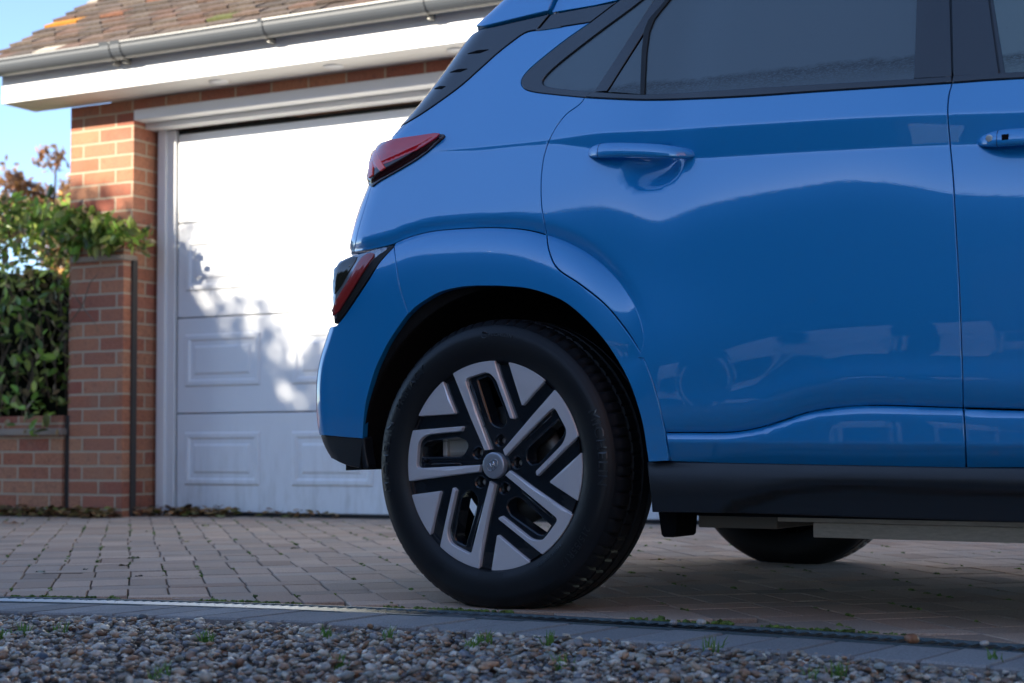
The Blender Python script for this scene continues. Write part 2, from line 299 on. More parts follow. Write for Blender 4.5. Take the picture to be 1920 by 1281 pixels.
N = 44000; X = rng.uniform(-2.3, 2.3, N); Yd = drain_y(X)*1.0-(W_DR+W_ED)*1.10-.004; Yp = Yd-rng.uniform(0, 1, N)**1.15*1.9
big = rng.random(N) < .22; s0 = np.where(big, rng.uniform(.0085, .0135, N), rng.uniform(.0038, .0080, N)); sz = np.stack([s0*rng.uniform(.9, 1.35, N), s0*rng.uniform(.7, 1.0, N), s0*rng.uniform(.35, .6, N)], -1)
zz = rng.uniform(-.028, -.004, N)+.010*np.clip((Yd-Yp)/.5, 0, 1); rot = np.stack([rng.uniform(0, 6.28, N), rng.normal(0, .3, N), rng.normal(0, .3, N)], -1)
cl = PCOLS[rng.integers(0, len(PCOLS), N)]*rng.normal(1.28, .28, (N, 1))*np.array([.97, 1.0, .95]); cl = np.concatenate([np.clip(cl, .02, 1), np.ones((N, 1))], 1)
V, T, Cc = blobs(np.stack([X, Yp, zz], -1), sz, rot, cl, 1, .12); tag(fast_mesh('gravel', V, T, PEB, smooth=True, cols=Cc), 'grey brown mixed pebble gravel filling the foreground below the drain', 'gravel', kind='stuff')
# moss in the joints
MP = []
for _ in range(2300):
    i = rng.integers(-28, 45); a_ = i*.1; b_ = rng.uniform(3.0, 9.0); 
    p = a_*RA+b_*CA
    if p[1] > drain_y(p[0])+.02 and noise.noise(Vector((p[0]*2.2, p[1]*2.2, 3.)))>-.05:
        for k in range(rng.integers(1, 6)): MP.append(p+CA*k*.006+rng.normal(0, .0015, 2))
for _ in range(1100):
    x_ = rng.uniform(-1.6, 1.6)
    if noise.noise(Vector((x_*4, 9., 3.))) > .0: MP.append(np.array([x_, drain_y(x_)+rng.normal(.008, .003)]))
MP = np.array(MP); N = len(MP); s0 = rng.uniform(.003, .0062, N); V, T, Cc = blobs(np.c_[MP, rng.uniform(-.004, .000, N)], np.stack([s0, s0*1.3, s0*.8], -1), rng.uniform(0, 6, (N, 3))*np.array([1, .1, .1]), np.c_[np.array([[.11, .17, .035]])*rng.uniform(.5, 1.6, (N, 1)), np.ones(N)], 1, .3)
tag(fast_mesh('moss', V, T, PEB.copy(), cols=Cc), 'green moss growing in the joints of the block paving', 'moss', kind='stuff'); D.objects['moss'].data.materials[0] = DRYL
# leaf builders -------------------------------------------------
LV = np.array([[0, 0, 0], [.35, .28, .06], [.75, .24, .07], [1.1, 0, -.04], [.75, -.24, .07], [.35, -.28, .06], [.5, 0, -.02]]); LT = np.array([[0, 6, 1], [1, 6, 2], [2, 6, 3], [3, 6, 4], [4, 6, 5], [5, 6, 0]])
def leaves(pos, size, cols, droop=-.2, spread=1.5, wide=1., tilt=.7):
    n = len(pos); yaw = rng.uniform(0, 6.283, n); pit = rng.normal(droop, tilt, n); rol = rng.normal(0, spread*.6, n)
    V = np.repeat(LV[None], n, 0)*np.array([1, wide, 1])*np.asarray(size)[:, None, None]; x, y, z = V[..., 0], V[..., 1], V[..., 2]
    c, s = np.cos(rol)[:, None], np.sin(rol)[:, None]; y, z = y*c-z*s, y*s+z*c; c, s = np.cos(pit)[:, None], np.sin(pit)[:, None]; x, z = x*c-z*s, x*s+z*c; c, s = np.cos(yaw)[:, None], np.sin(yaw)[:, None]; x, y = x*c-y*s, x*s+y*c
    V = np.stack([x, y, z], -1)+pos[:, None, :]; T = (LT[None]+(np.arange(n)*7)[:, None, None]).reshape(-1, 3); return V.reshape(-1, 3), T, np.repeat(cols, 7, 0)
def lcols(n, base, var=.35):
    b = np.array(base)[rng.integers(0, len(base), n)]*np.clip(rng.normal(1, var, (n, 1)), .3, 2.2); return np.c_[b, np.ones(n)]
# grass tufts in the gravel
m_v, m_t, k = [], [], 0
TUFTS = [(385, 1200), (5, 1190), (45, 1182), (610, 1190), (905, 1200), (885, 1215), (730, 1192), (1530, 1265), (1570, 1258), (1865, 1235), (1335, 1212), (110, 1180), (1030, 1200), (640, 1245), (300, 1262), (1060, 1245)]
for i, (px, py) in enumerate(TUFTS):
    c = ground(px, py); V, Fc = [], []
    nb = 30 if i in (0, 4) else 16
    for b in range(nb):
        a_ = rng.uniform(0, 6.28); r_ = rng.uniform(0, .018); L_ = rng.uniform(.012, .036); bx, by = c[0]+r_*math.cos(a_), c[1]+r_*math.sin(a_); dx, dy = rng.normal(0, .010, 2); w_ = .0011; k = len(V)
        V += [(bx-w_, by, -.012), (bx+w_, by, -.012), (bx+dx*.4-w_, by+dy*.4, -.012+L_*.6), (bx+dx*.4+w_, by+dy*.4, -.012+L_*.6), (bx+dx, by+dy, -.012+L_)]; Fc += [(k, k+1, k+3, k+2), (k+2, k+3, k+4)]
    m_v += [np.array(V)]; m_t.append(Fc)
VV, FF, k = [], [], 0
for V, Fc in zip(m_v, m_t): VV += [tuple(v) for v in V]; FF += [tuple(j+k for j in f) for f in Fc]; k += len(V)
tag(mesh('grass', VV, FF, LEAF, cols=[(.12, .26, .05, 1)]*len(VV)), 'sparse green grass tufts sprouting through the gravel', 'grass', kind='stuff')
# loose stones and leaves one can point to
def stone(name, px, py, s, col, label, z=.006):
    c = ground(px, py); V, T, Cc = blobs(np.array([[0, 0, 0.]]), np.array([[s, s*.8, s*.62]]), np.array([[rng.uniform(0, 3), .1, .1]]), np.array([[*col, 1]]), 3, .0)
    V = np.array([np.array(v)*(1+.16*noise.noise(Vector(v/s*1.3+np.array([px, 0, 0])))) for v in V])
    o = fast_mesh(name, V, T, PEB, smooth=True, cols=Cc); o.location = (c[0], c[1], z); tag(o, label, 'pebble', 'single pebbles standing out of the gravel')
stone('pebble', 1710, 1205, .0155, (.27, .13, .065), 'rounded brown pebble lying on the edging blocks beside the drain, right of the car wheel', .007)
stone('pebble', 1315, 1174, .0115, (.42, .40, .36), 'pale pointed pebble resting on the drain grating below the door sill', .008)
stone('pebble', 1263, 1171, .009, (.30, .28, .26), 'small dull grey pebble on the drain grating left of the pale pointed pebble', .004)
stone('pebble', 1846, 1210, .0085, (.44, .42, .38), 'small whitish pebble on the drain edge, nearest the right side of the photo', .004)
stone('pebble', 1225+0, 1150+110, .02, (.12, .07, .045), 'large dark brown pebble among the blurred gravel below the pale stone', -.004)
stone('pebble', 930, 1246, .019, (.13, .085, .05), 'large brown pebble among the gravel just below the tyre', -.004)
stone('pebble', 118, 1246, .021, (.17, .09, .05), 'large rust brown pebble in the near gravel at the left', -.004)
stone('pebble', 82, 1232, .018, (.04, .055, .075), 'smooth slate blue pebble in the near gravel at the left', -.003)
stone('pebble', 268, 1156, .015, (.05, .055, .06), 'black oval pebble against the edging blocks at the left', -.004)
def flat_leaf(px, py, s, col, label, z=.004, yaw=None, name='fallen_leaf'):
    c = ground(px, py); n = 18; V = [(0, 0, .004)]
    for i in range(n):
        a_ = 2*math.pi*i/n; r_ = s*(.62+.38*abs(math.cos(2.5*a_)))*(1.25 if i == 0 else 1); V.append((r_*math.cos(a_), .8*r_*math.sin(a_), .35*s*math.sin(a_*1.5)**2+.003))
    Fc = [(0, i+1, (i+1) % n+1) for i in range(n)]; o = mesh(name, V, Fc, DRYL, cols=[(*col, 1)]*len(V)); o.location = (c[0], c[1], z); o.rotation_euler = (0, 0, yaw if yaw is not None else rng.uniform(0, 6)); tag(o, label, 'leaf', 'single fallen leaves on the paving'); return o
flat_leaf(1240, 1056, .016, (.20, .19, .03), 'yellow green leaf standing on the paving between the two rear wheels', .006)
flat_leaf(1272, 1056, .009, (.40, .38, .36), 'tiny white leaf scrap on the paving right of the yellow green leaf')
flat_leaf(75, 1078, .016, (.30, .33, .25), 'pale grey green leaf with a long stalk on the paving at the left')
flat_leaf(232, 1066, .019, (.16, .10, .05), 'brown curled leaf lying under the mossy scrap on the paving')
flat_leaf(250, 1052, .022, (.09, .10, .035), 'dark olive moss coloured leaf scrap on the paving joint')
flat_leaf(553, 1033, .017, (.12, .10, .05), 'small crumpled brown leaf on the paving left of the tyre')
flat_leaf(412, 972, .030, (.36, .38, .16), 'pale yellow green leaf lying against the foot of the garage door')
flat_leaf(385, 990, .024, (.34, .32, .14), 'yellow leaf flat on the paving just in front of the garage door')
flat_leaf(278, 1000, .014, (.42, .36, .25), 'pale buff leaf on the paving in front of the door jamb')
flat_leaf(349, 1020, .014, (.36, .30, .12), 'small ochre leaf on the paving near the fourth joint from the door')
flat_leaf(20, 985, .040, (.38, .24, .17), 'big pinkish brown leaf at the foot of the low wall, far left')
flat_leaf(260, 1086, .013, (.02, .02, .022), 'black shrivelled leaf on the paving in front of the door')
flat_leaf(160, 1073, .010, (.02, .02, .022), 'tiny black leaf scrap at the end of the long stalk')
o = MB(); a_, b_ = ground(80, 1078), ground(155, 1079); o.tube([a_+[0, 0, .004], (a_+b_)/2+[0, -.03, .008], b_+[0, 0, .006]], .0012, 6); tag(o.build('leaf_stalk', TWIG, smooth=True), 'long thin pale stalk lying on the paving beside the grey green leaf', 'twig')

# ------------------------------------------------------------ garage
GB = math.radians(27.5); GO = ground(330, 966); GU = Vector((math.cos(GB), -math.sin(GB), 0)); GN = Vector((math.sin(GB), math.cos(GB), 0))
GM = Matrix(((GU.x, GN.x, 0, GO[0]), (GU.y, GN.y, 0, GO[1]), (0, 0, 1, 0), (0, 0, 0, 1)))
gar = empty('garage', GM); tag(gar, 'red brick garage with tiled roof, grey gutter and wide white panelled door', 'garage')
DW = 4.22; UL, UR = -.575, DW+.58
b = MB(); b.box(UL, -.137, -.2, .12, -.05, 2.20); b.box(DW+.137, UR, -.2, .12, -.05, 2.20); b.box(-.137, DW+.137, -.2, .12, 2.146, 2.20)
b.box(UL, UL+.22, .12, 5.6, -.05, 2.45); b.box(UR-.22, UR, .12, 5.6, -.05, 2.45); b.box(UL+.22, UR-.22, 5.4, 5.6, -.05, 2.45)
b.build('brick_wall', BRICK, gar)
b = MB(); b.box(-.137, DW+.137, -.205, -.02, 2.088, 2.146, .008); b.box(-.137, DW+.137, -.110, -.02, 2.058, 2.0885, .005); b.build('lintel_trim', UPVC, gar, False)
fr = MB(); fr.box(-.118, -.060, -.030, .05, -.01, 2.058, .006); fr.box(-.062, -.008, -.014, .05, -.01, 2.058, .004); fr.build('door_jamb', UPVC, gar); fr = MB(); fr.box(DW+.008, DW+.118, -.030, .05, -.01, 2.058, .006); fr.build('door_jamb', UPVC, gar)
# sectional door, raised rectangular mouldings
gd = MB(); zs = [.018, .536, 1.044, 1.552, 2.035]
for i in range(4): gd.box(.002, DW-.002, 0., .045, zs[i]+.003, zs[i+1]-.003, .004)
door = gd.build('garage_door', DOORW, gar)
def moulding(u0, u1, z0, z1):
    dm = MB()
    prof = [(0, 0.0), (.010, -.009), (.028, -.009), (.040, -.001), (.062, -.001), (.074, -.008)]
    n0 = len(dm.V)
    for d_, h_ in prof:
        for (u, z) in ((u0+d_, z0+d_), (u1-d_, z0+d_), (u1-d_, z1-d_), (u0+d_, z1-d_)): dm.V.append((u, h_-.0005, z))
    for i in range(len(prof)-1):
        for j in range(4): dm.F.append((n0+i*4+j, n0+i*4+(j+1) % 4, n0+(i+1)*4+(j+1) % 4, n0+(i+1)*4+j))
    k = n0+(len(prof)-1)*4; dm.F.append((k, k+1, k+2, k+3)); dm.build('panel_moulding', DOORW, door)
for r_ in range(4):
    zb = zs[r_]+.140; zt = zb+(.280 if r_ < 3 else .24)
    for i in range(6): moulding(.055+i*.6875, .055+i*.6875+.49, zb, zt)
b = MB(); b.box(-.008, .002, .012, .05, 0, 2.058); b.box(-.008, DW+.01, .020, .05, 2.035, 2.058); b.box(-.008, DW+.01, .006, .05, .001, .019); b.build('door_seal', SEAL, gar)
b = MB(); b.box(-.835, UR+.3, -.45, -.428, 2.203, 2.40, .002); b.build('fascia', UPVC, gar)
b = MB(); b.box(-.833, UR+.28, -.428, -.2, 2.203, 2.212); b.build('soffit', SOFF, gar)
for u in (.521, 1.213, 1.905, 2.6):
    b = MB(); b.tube([(u, -.33, 2.204), (u, -.33, 2.196)], [.052, .046], 24); b.build('soffit_vent', UPVC, gar, True)
gt = MB(); k = 0; NG_ = 14; us = [-.90, 6.0]
prof = [(-.458+.0-.055*(1-math.cos(a_)), 2.395-.062*math.sin(a_)) for a_ in np.linspace(0, math.pi, NG_)]
prof = [(-.460, 2.405)]+prof+[(-.568, 2.408), (-.575, 2.412), (-.575, 2.404), (-.570, 2.396)]
for u in us: gt.V += [(u, n_, z_) for n_, z_ in prof]
n = len(prof); gt.F = [(i, i+1, i+1+n, i+n) for i in range(n-1)]; gutter = gt.build('gutter', GUT, gar, False)
for u in (-.02, .05, .95, 1.85, 2.8, 3.7):
    b = MB(); w_ = .03 if u < .1 else .012
    pr2 = [(-.458-.0575*(1-math.cos(a_)), 2.396-.066*math.sin(a_)) for a_ in np.linspace(0, math.pi, 12)]+[(-.580, 2.414)]
    V = [(u-w_, *p) for p in pr2]+[(u+w_, *p) for p in pr2]; m = len(pr2); b.add(V, [(i, i+1, i+1+m, i+m) for i in range(m-1)]); b.box(u-.008, u+.008, -.50, -.45, 2.315, 2.345, .002); b.build('gutter_bracket', GUT, gutter, False)
# roof: every tile with its own tint
RP = math.radians(33); rv, rf, rc = [], [], []; cosr, sinr = math.cos(RP), math.sin(RP); ue = -.875
TC = [(.135, .098, .080), (.16, .105, .084), (.115, .09, .078), (.135, .108, .09), (.105, .086, .075)]
for r_ in range(30):
    u = ue-(.0825 if r_ % 2 else 0)*0+rng.normal(0, .003); first = True
    while u < 5.6:
        wd = .165 if not (first and r_ % 2) else .0825; first = False
        c = np.array(TC[rng.integers(0, 5)])*rng.normal(1, .16); q = rng.random()
        if q < .05: c = np.array([.48, .43, .36])
        elif q < .09: c = np.array([.24, .115, .075])
        elif q < .11: c = np.array([.12, .13, .05])
        if u < ue+.1 and rng.random() < .14: c = np.array([.50, .22, .03])
        l0, l1 = r_*.1+rng.normal(0, .003), r_*.1+.16; lift0, lift1 = .026+rng.normal(0, .0035), .004; jx = rng.normal(0, .002)
        for (ax, bx, zz_) in ((u+.002+jx, u+wd-.002+jx, 0),):
            k = len(rv)
            def pt(uu, l, h): return (uu, -.515+l*cosr-h*sinr, 2.415+l*sinr+h*cosr)
            rv += [pt(ax, l0, lift0-.016), pt(bx, l0, lift0-.016), pt(ax, l0, lift0), pt(bx, l0, lift0), pt(ax, l1, lift1), pt(bx, l1, lift1), pt(ax, l1, lift1-.016), pt(bx, l1, lift1-.016)]
            rf += [(k, k+1, k+3, k+2), (k+2, k+3, k+5, k+4), (k, k+2, k+4, k+6), (k+1, k+7, k+5, k+3), (k, k+6, k+7, k+1)]; rc += [(*np.clip(c, .02, .9), 1)]*8
        u += wd
mesh('roof_tiles', rv, rf, TILE, gar, cols=rc)
b = MB(); b.add([(ue+.03, -.50, 2.41), (5.6, -.50, 2.41), (5.6, -.50+3.05*cosr, 2.41+3.05*sinr), (ue+.03, -.50+3.05*cosr, 2.41+3.05*sinr), (ue+.03, 5.7, 2.41), (5.6, 5.7, 2.41)], [(0, 1, 2, 3), (3, 2, 5, 4), (0, 3, 4), (1, 5, 2)]); b.build('roof_deck', SOFF, gar)
# ------------------------------------------------------------ garden wall with pier, low wall, hedge behind
gw = empty('garden_wall', GM); tag(gw, 'low red brick garden wall ending in a tall brick pier beside the garage', 'wall')
b = MB(); b.box(-.470, -.112, -.30, -.203, -.05, 1.335); b.build('wall_pier', BRICK2, gw)
b = MB(); b.box(-.470, -.100, -.315, -.203, 1.335, 1.365, .006); b.build('pier_capping', mat('weathered_creasing', (.30, .24, .19), .85), gw)
b = MB(); b.box(-.470, -.112, -.30, -.203, 1.365, 1.43); b.build('pier_top_course', BRICK2, gw)
b = MB(); b.box(-4.5, -.515, -.305, -.09, -.05, .425); b.build('low_wall', BRICK2, gw)
b = MB(); b.box(-4.5, -.500, -.335, -.07, .425, .463, .006); b.build('wall_coping', D.materials['weathered_creasing'], gw)
b = MB(); b.box(-4.5, -.515, -.305, -.09, .463, .530); b.build('brick_on_edge', BRICK2, gw)
b = MB(); b.box(-.512, -.474, -.285, -.203, -.03, .53); b.box(-.112, -.100, -.240, -.203, -.03, 1.34); b.build('gap_shade_strip', mat('dark_gap_shade', (.05, .043, .038), .8), gw)  # dark strips standing in for the shade in the gaps beside the pier
GMi = np.array(GM)
def g2w(P): P = np.asarray(P); return P@GMi[:3, :3].T+GMi[:3, 3]
# hedge
hg = empty('garden_hedge', GM); tag(hg, 'leafy green hedge growing over the low brick wall and pier at the left', 'hedge')
N = 8200; P = []
while len(P) < N:
    u, n_, z = rng.uniform(-3.4, -.05), rng.uniform(-.42, .8), rng.uniform(.42, 1.78)
    top = 1.66+.10*noise.noise(Vector((u*3, n_*3, 1)))+(.06 if u < -.6 else -.04*(u+.6)/.5)
    if z > top: continue
    if u > -.50 and z < 1.42: continue
    if u > -.50 and z > 1.50+.16*(1-(u+.5)/.5): continue
    if u > -.50: P += [(u, rng.uniform(-.40, -.15), z-.02)]*(rng.random() < .8)
    edge = max(0, 1-(top-z)/.22); fr_ = max(0, 1-(n_+.42)/.3); dens = .10+.85*edge+.45*fr_*(noise.noise(Vector((u*5, z*5, 7)))>.0)
    if .62 < z < 1.35 and u > -.98: dens *= .8
    if rng.random() < dens and (n_ < .3 or z > 1.3): P.append((u, n_-.02, z))
P = np.array(P); sz_ = rng.uniform(.038, .078, len(P)); cl = lcols(len(P), [(.26, .42, .07), (.17, .32, .05), (.40, .48, .12), (.26, .30, .08), (.38, .28, .15), (.12, .20, .05)], .35)
V, T, Cc = leaves(P, sz_, cl, -.35, 1.5, .9, .8); fast_mesh('foliage', V, T, LEAF, hg, cols=Cc)
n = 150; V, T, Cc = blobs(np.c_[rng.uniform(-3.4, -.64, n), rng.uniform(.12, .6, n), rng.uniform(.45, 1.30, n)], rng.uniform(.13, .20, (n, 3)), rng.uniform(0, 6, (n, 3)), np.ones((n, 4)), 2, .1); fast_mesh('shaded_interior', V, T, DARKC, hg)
b = MB()
for i in range(60):
    u0 = rng.uniform(-1.9, -.5); p = Vector((u0, rng.uniform(-.25, .1), rng.uniform(.4, .8))); pts = [p]
    for k in range(5): p = p+Vector((rng.normal(0, .06), rng.normal(-.01, .035), rng.uniform(.06, .18))); pts.append(p)
    if pts[-1].x > -.5: continue
    b.tube(pts, [.006, .005, .005, .004, .003, .002], 5)
b.tube([(-.56, -.30, .93), (-.45, -.33, 1.02), (-.36, -.335, 1.10), (-.31, -.335, 1.22), (-.25, -.335, 1.27)], [.004, .004, .003, .0025, .0015], 5); b.tube([(-.36, -.335, 1.10), (-.28, -.335, 1.02), (-.24, -.335, .95)], [.003, .002, .001], 5); b.tube([(-.36, -.335, 1.10), (-.42, -.335, 1.17), (-.46, -.335, 1.2)], [.003, .002, .001], 5)
b.build('stems', TWIG, hg, True)
# leaf litter at the foot of the wall
N = 1150; uu = rng.uniform(-1.3, 1.1, N); keep = rng.random(N) < np.clip(1-(uu-.0)/.6, .12, 1); uu = uu[keep]; N = len(uu)
base = np.where(uu < -.1, -.33, np.where(uu < 0, -.08, -.03)); nn_ = base-np.abs(rng.normal(0, .07, N)); P = g2w(np.c_[uu, nn_, rng.uniform(.004, .045, N)])
V, T, Cc = leaves(P, rng.uniform(.022, .055, N), lcols(N, [(.30, .15, .06), (.22, .12, .05), (.16, .17, .04), (.36, .22, .09), (.12, .07, .04), (.30, .24, .10)], .3), .0, .5, 1.5, .25)
V[:, 2] = np.maximum(V[:, 2], .003); tag(fast_mesh('leaf_litter', V, T, DRYL, cols=Cc), 'drift of small brown and orange fallen leaves along the wall foot', 'leaves', kind='stuff')
# ------------------------------------------------------------ trees and tall hedge
def tree(name, loc, h, rad, base, label, nleaf=5000, ls=.09, trunk=.12, crown=.35, group=None, sparse=.0):
    r = empty(name, Matrix.Translation(loc)); tag(r, label, 'tree', group); b = MB()
    b.tube([(0, 0, -.1), (.05, .02, h*.3), (.0, .08, h*.6), (.05, .05, h*.92)], [trunk, trunk*.8, trunk*.5, trunk*.12], 9)
    tips = []
    for i in range(16):
        a_ = rng.uniform(0, 6.28); z0 = h*rng.uniform(crown*.8, .8); L_ = rad*rng.uniform(.6, 1.05)*(1-.5*(z0/h-crown)); p0 = Vector((.02, .05, z0)); p2 = p0+Vector((math.cos(a_)*L_, math.sin(a_)*L_, L_*rng.uniform(.3, .9))); p1 = (p0+p2)/2+Vector((0, 0, -.05*L_))
        b.tube([p0, p1, p2], [trunk*.35, trunk*.22, trunk*.05], 6); tips += [p1, p2, (p1+p2)/2]
    b.build('trunk', BARK, r, True); P = []
    cl_ = [np.array(t) for t in tips]+[np.array([0, 0, h*.9])]
    per = nleaf//len(cl_)
    for c in cl_:
        s = rad*rng.uniform(.16, .34); q = rng.normal(0, 1, (per, 3)); q /= np.linalg.norm(q, axis=1)[:, None]; P.append(c+q*s*rng.uniform(.5, 1.1, (per, 1))*np.array([1, 1, .8]))
    P = np.concatenate(P); P = P[P[:, 2] > .3]; V, T, Cc = leaves(P, rng.uniform(.6, 1.3, len(P))*ls, lcols(len(P), base, .3)); fast_mesh('crown', V, T, LEAF, r, cols=Cc); return r
tree('autumn_tree', (-4.40, 15.5, 0), 3.45, .62, [(.42, .20, .09), (.36, .22, .13), (.50, .28, .08), (.28, .18, .13)], 'small hazy orange brown autumn tree beyond the hedge, left of the garage', 7000, .06, .05, .5)
# tall hedge standing outside the picture on the left: it shades the drive and is mirrored in the car
def hedge_row(name, pts, label, nleaf, ls=.085, th=.7, amp=.045):
    r = empty(name); tag(r, label, 'hedge'); P = []; core = MB(); pts = [np.array(p, float) for p in pts]
    for (a_, b_) in zip(pts[:-1], pts[1:]):
        d_ = b_[:2]-a_[:2]; L_ = np.linalg.norm(d_); t_ = d_/L_; nrm = np.array([-t_[1], t_[0]]); n = int(nleaf*L_)
        s = rng.uniform(0, 1, n); hh = a_[2]+(b_[2]-a_[2])*s; zf = rng.uniform(0, 1, n)**.8; xy = a_[:2]+s[:, None]*d_
        lump = np.array([noise.noise(Vector((x*.9, y*.9, 5.)))*.55+noise.noise(Vector((x*3.1, y*3.1, 2.)))*.22 for x, y in xy]); hh = hh*(1+lump*amp)
        side = rng.choice([-1, 1], n)*th*rng.uniform(.55, 1.0, n)*(1-.45*zf); topm = rng.random(n) < .25; side = np.where(topm, side*rng.uniform(0, 1, n), side); zf = np.where(topm, rng.uniform(.9, 1.04, n), zf)
        P.append(np.c_[xy+side[:, None]*nrm, zf*hh])
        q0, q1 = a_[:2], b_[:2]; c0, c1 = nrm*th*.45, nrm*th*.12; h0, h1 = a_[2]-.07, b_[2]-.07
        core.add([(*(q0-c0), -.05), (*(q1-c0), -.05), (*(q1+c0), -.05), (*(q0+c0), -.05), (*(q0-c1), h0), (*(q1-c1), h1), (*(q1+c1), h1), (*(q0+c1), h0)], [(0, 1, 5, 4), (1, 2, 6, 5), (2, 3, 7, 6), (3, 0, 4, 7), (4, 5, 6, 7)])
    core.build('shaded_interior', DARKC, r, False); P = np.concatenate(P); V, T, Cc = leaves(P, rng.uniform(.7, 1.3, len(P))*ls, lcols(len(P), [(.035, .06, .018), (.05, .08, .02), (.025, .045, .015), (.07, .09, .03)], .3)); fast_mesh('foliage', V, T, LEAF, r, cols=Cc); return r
hedge_row('boundary_hedge', [(-9.4, 6.4, 4.0), (-9.2, 5.3, 4.30), (-9.16, 5.07, 4.55), (-9.12, 4.97, 4.60), (-9.0, 4.62, 4.70), (-8.97, 4.53, 4.58), (-8.94, 4.42, 4.44), (-8.92, 4.35, 4.36), (-8.905, 4.31, 4.52), (-8.89, 4.27, 4.40), (-8.87, 4.20, 4.32), (-8.84, 4.12, 4.30), (-8.82, 4.06, 4.10), (-8.80, 3.99, 4.20), (-8.77, 3.90, 4.28), (-8.68, 3.63, 4.50), (-8.51, 3.14, 4.90), (-8.27, 2.4, 5.15), (-8.0, .4, 5.25), (-7.7, -1.8, 5.45), (-7.0, -3.8, 5.4), (-5.9, -5.6, 5.2), (-4.6, -6.8, 4.9)], 'tall dark evergreen boundary hedge along the far side of the gravel drive', 5800, .07)

hM = Matrix.Translation((2.3, -.5, 0)) @ Matrix.Rotation(math.radians(-24), 4, 'Z'); hs_ = empty('sky_block_house', hM); tag(hs_, 'added unseen brick house behind the camera, cutting sky light from the right', 'house')  # house added out of view to block sky light and darken the right side
b = MB(); b.box(0, 9, -7, 0, -.05, 5.2); b.build('house_wall', BRICK2, hs_)
b = MB(); b.add([(-.3, .35, 5.1), (9.3, .35, 5.1), (9.3, -3.5, 7.6), (-.3, -3.5, 7.6), (-.3, -7.35, 5.1), (9.3, -7.35, 5.1)], [(0, 1, 2, 3), (3, 2, 5, 4), (0, 3, 4), (1, 5, 2), (0, 4, 5, 1)]); b.build('house_roof', mat('house_roof_tile', (.12, .07, .05), .9), hs_)
for wx, wz in ((1.0, 1.0), (6.0, 1.0), (1.0, 3.4), (3.6, 3.4), (6.0, 3.4)):
    b = MB(); b.box(wx-.06, wx+1.46, -.02, .03, wz-.06, wz+1.26, .01); wf = b.build('house_window', UPVC, hs_); b = MB(); b.box(wx, wx+.68, .028, .036, wz, wz+1.2); b.box(wx+.72, wx+1.4, .028, .036, wz, wz+1.2); b.build('pane', GLOSS, wf)
b = MB(); b.box(3.8, 4.75, -.02, .04, 0, 2.05, .01); b.build('house_door', mat('dark_green_door', (.03, .06, .04), .4), hs_)

# chairs and shed added out of view to give the doors pale reflections
WP = mat('pale_plastic_chair', (.50, .50, .49), .4)
def chair(x, y, deg, label):
    t = empty('reflection_chair', Matrix.Translation((x, y, -.02)) @ Matrix.Rotation(math.radians(deg), 4, 'Z')); tag(t, label, 'chair', 'pale chairs added out of view for the door reflections')
    MB().box(-.24, .24, -.23, .23, .41, .435, .008).build('seat', WP, t)
    for k in range(5):
        b = MB(); x0 = -.19+k*.095; b.add([(x0-.0465, -.24, .44), (x0+.0465, -.24, .44), (x0+.0465, -.36, .88), (x0-.0465, -.36, .88), (x0-.0465, -.225, .44), (x0+.0465, -.225, .44), (x0+.0465, -.345, .88), (x0-.0465, -.345, .88)], [(0, 1, 2, 3), (7, 6, 5, 4), (0, 4, 5, 1), (1, 5, 6, 2), (2, 6, 7, 3), (3, 7, 4, 0)]); b.build('back_slat', WP, t)
    MB().box(-.25, .25, -.375, -.345, .86, .92, .008).build('top_rail', WP, t)
    for sx in (-1, 1):
        MB().box(sx*.26-.025, sx*.26+.025, -.30, .24, .63, .655, .006).build('armrest', WP, t)
        for sy, h in ((-.22, .65), (.21, .65)): MB().tube([(sx*.25, sy, 0), (sx*.255, sy*.96, h)], .018, 8).build('leg', WP, t)
chair(-5.7, -1.35, -62, 'added unseen pale chair for the door reflections, nearer the hedge gap'); chair(-5.3, -2.15, -80, 'added unseen pale chair for the door reflections, between the other chair and the shed')
shM = Matrix.Translation((-5.7, -3.5, 0)) @ Matrix.Rotation(math.radians(-52), 4, 'Z'); sh = empty('reflection_shed', shM); tag(sh, 'added unseen dark timber shed whose white framed window reflects in the car', 'shed')
TIM = mat('dark_timber', (.035, .024, .016), .8); g = NG(TIM); wv = g.n('TexWave', {'Vector': g.coord(), 'Scale': 1.6, 'Distortion': .4}, bands_direction='Z'); g.bump(wv.outputs[1], .6, .02)
MB().box(-.9, .9, -1.3, 0, -.03, 1.95).build('shed_wall', TIM, sh); b = MB(); b.add([(-1.0, .12, 1.93), (1.0, .12, 1.93), (1.0, -.65, 2.35), (-1.0, -.65, 2.35), (-1.0, -1.42, 1.93), (1.0, -1.42, 1.93)], [(0, 1, 2, 3), (3, 2, 5, 4), (0, 3, 4), (1, 5, 2), (0, 4, 5, 1)]); b.build('shed_roof', mat('roofing_felt', (.03, .03, .03), .9), sh)
b = MB(); b.box(-.42, .42, -.01, .03, 1.12, 1.72, .006); wf = b.build('shed_window', UPVC, sh)
for x0 in (-.38, .02): MB().box(x0, x0+.36, .028, .036, 1.16, 1.68).build('pane', mat('net_curtain_glass', (.50, .52, .50), .2), wf)

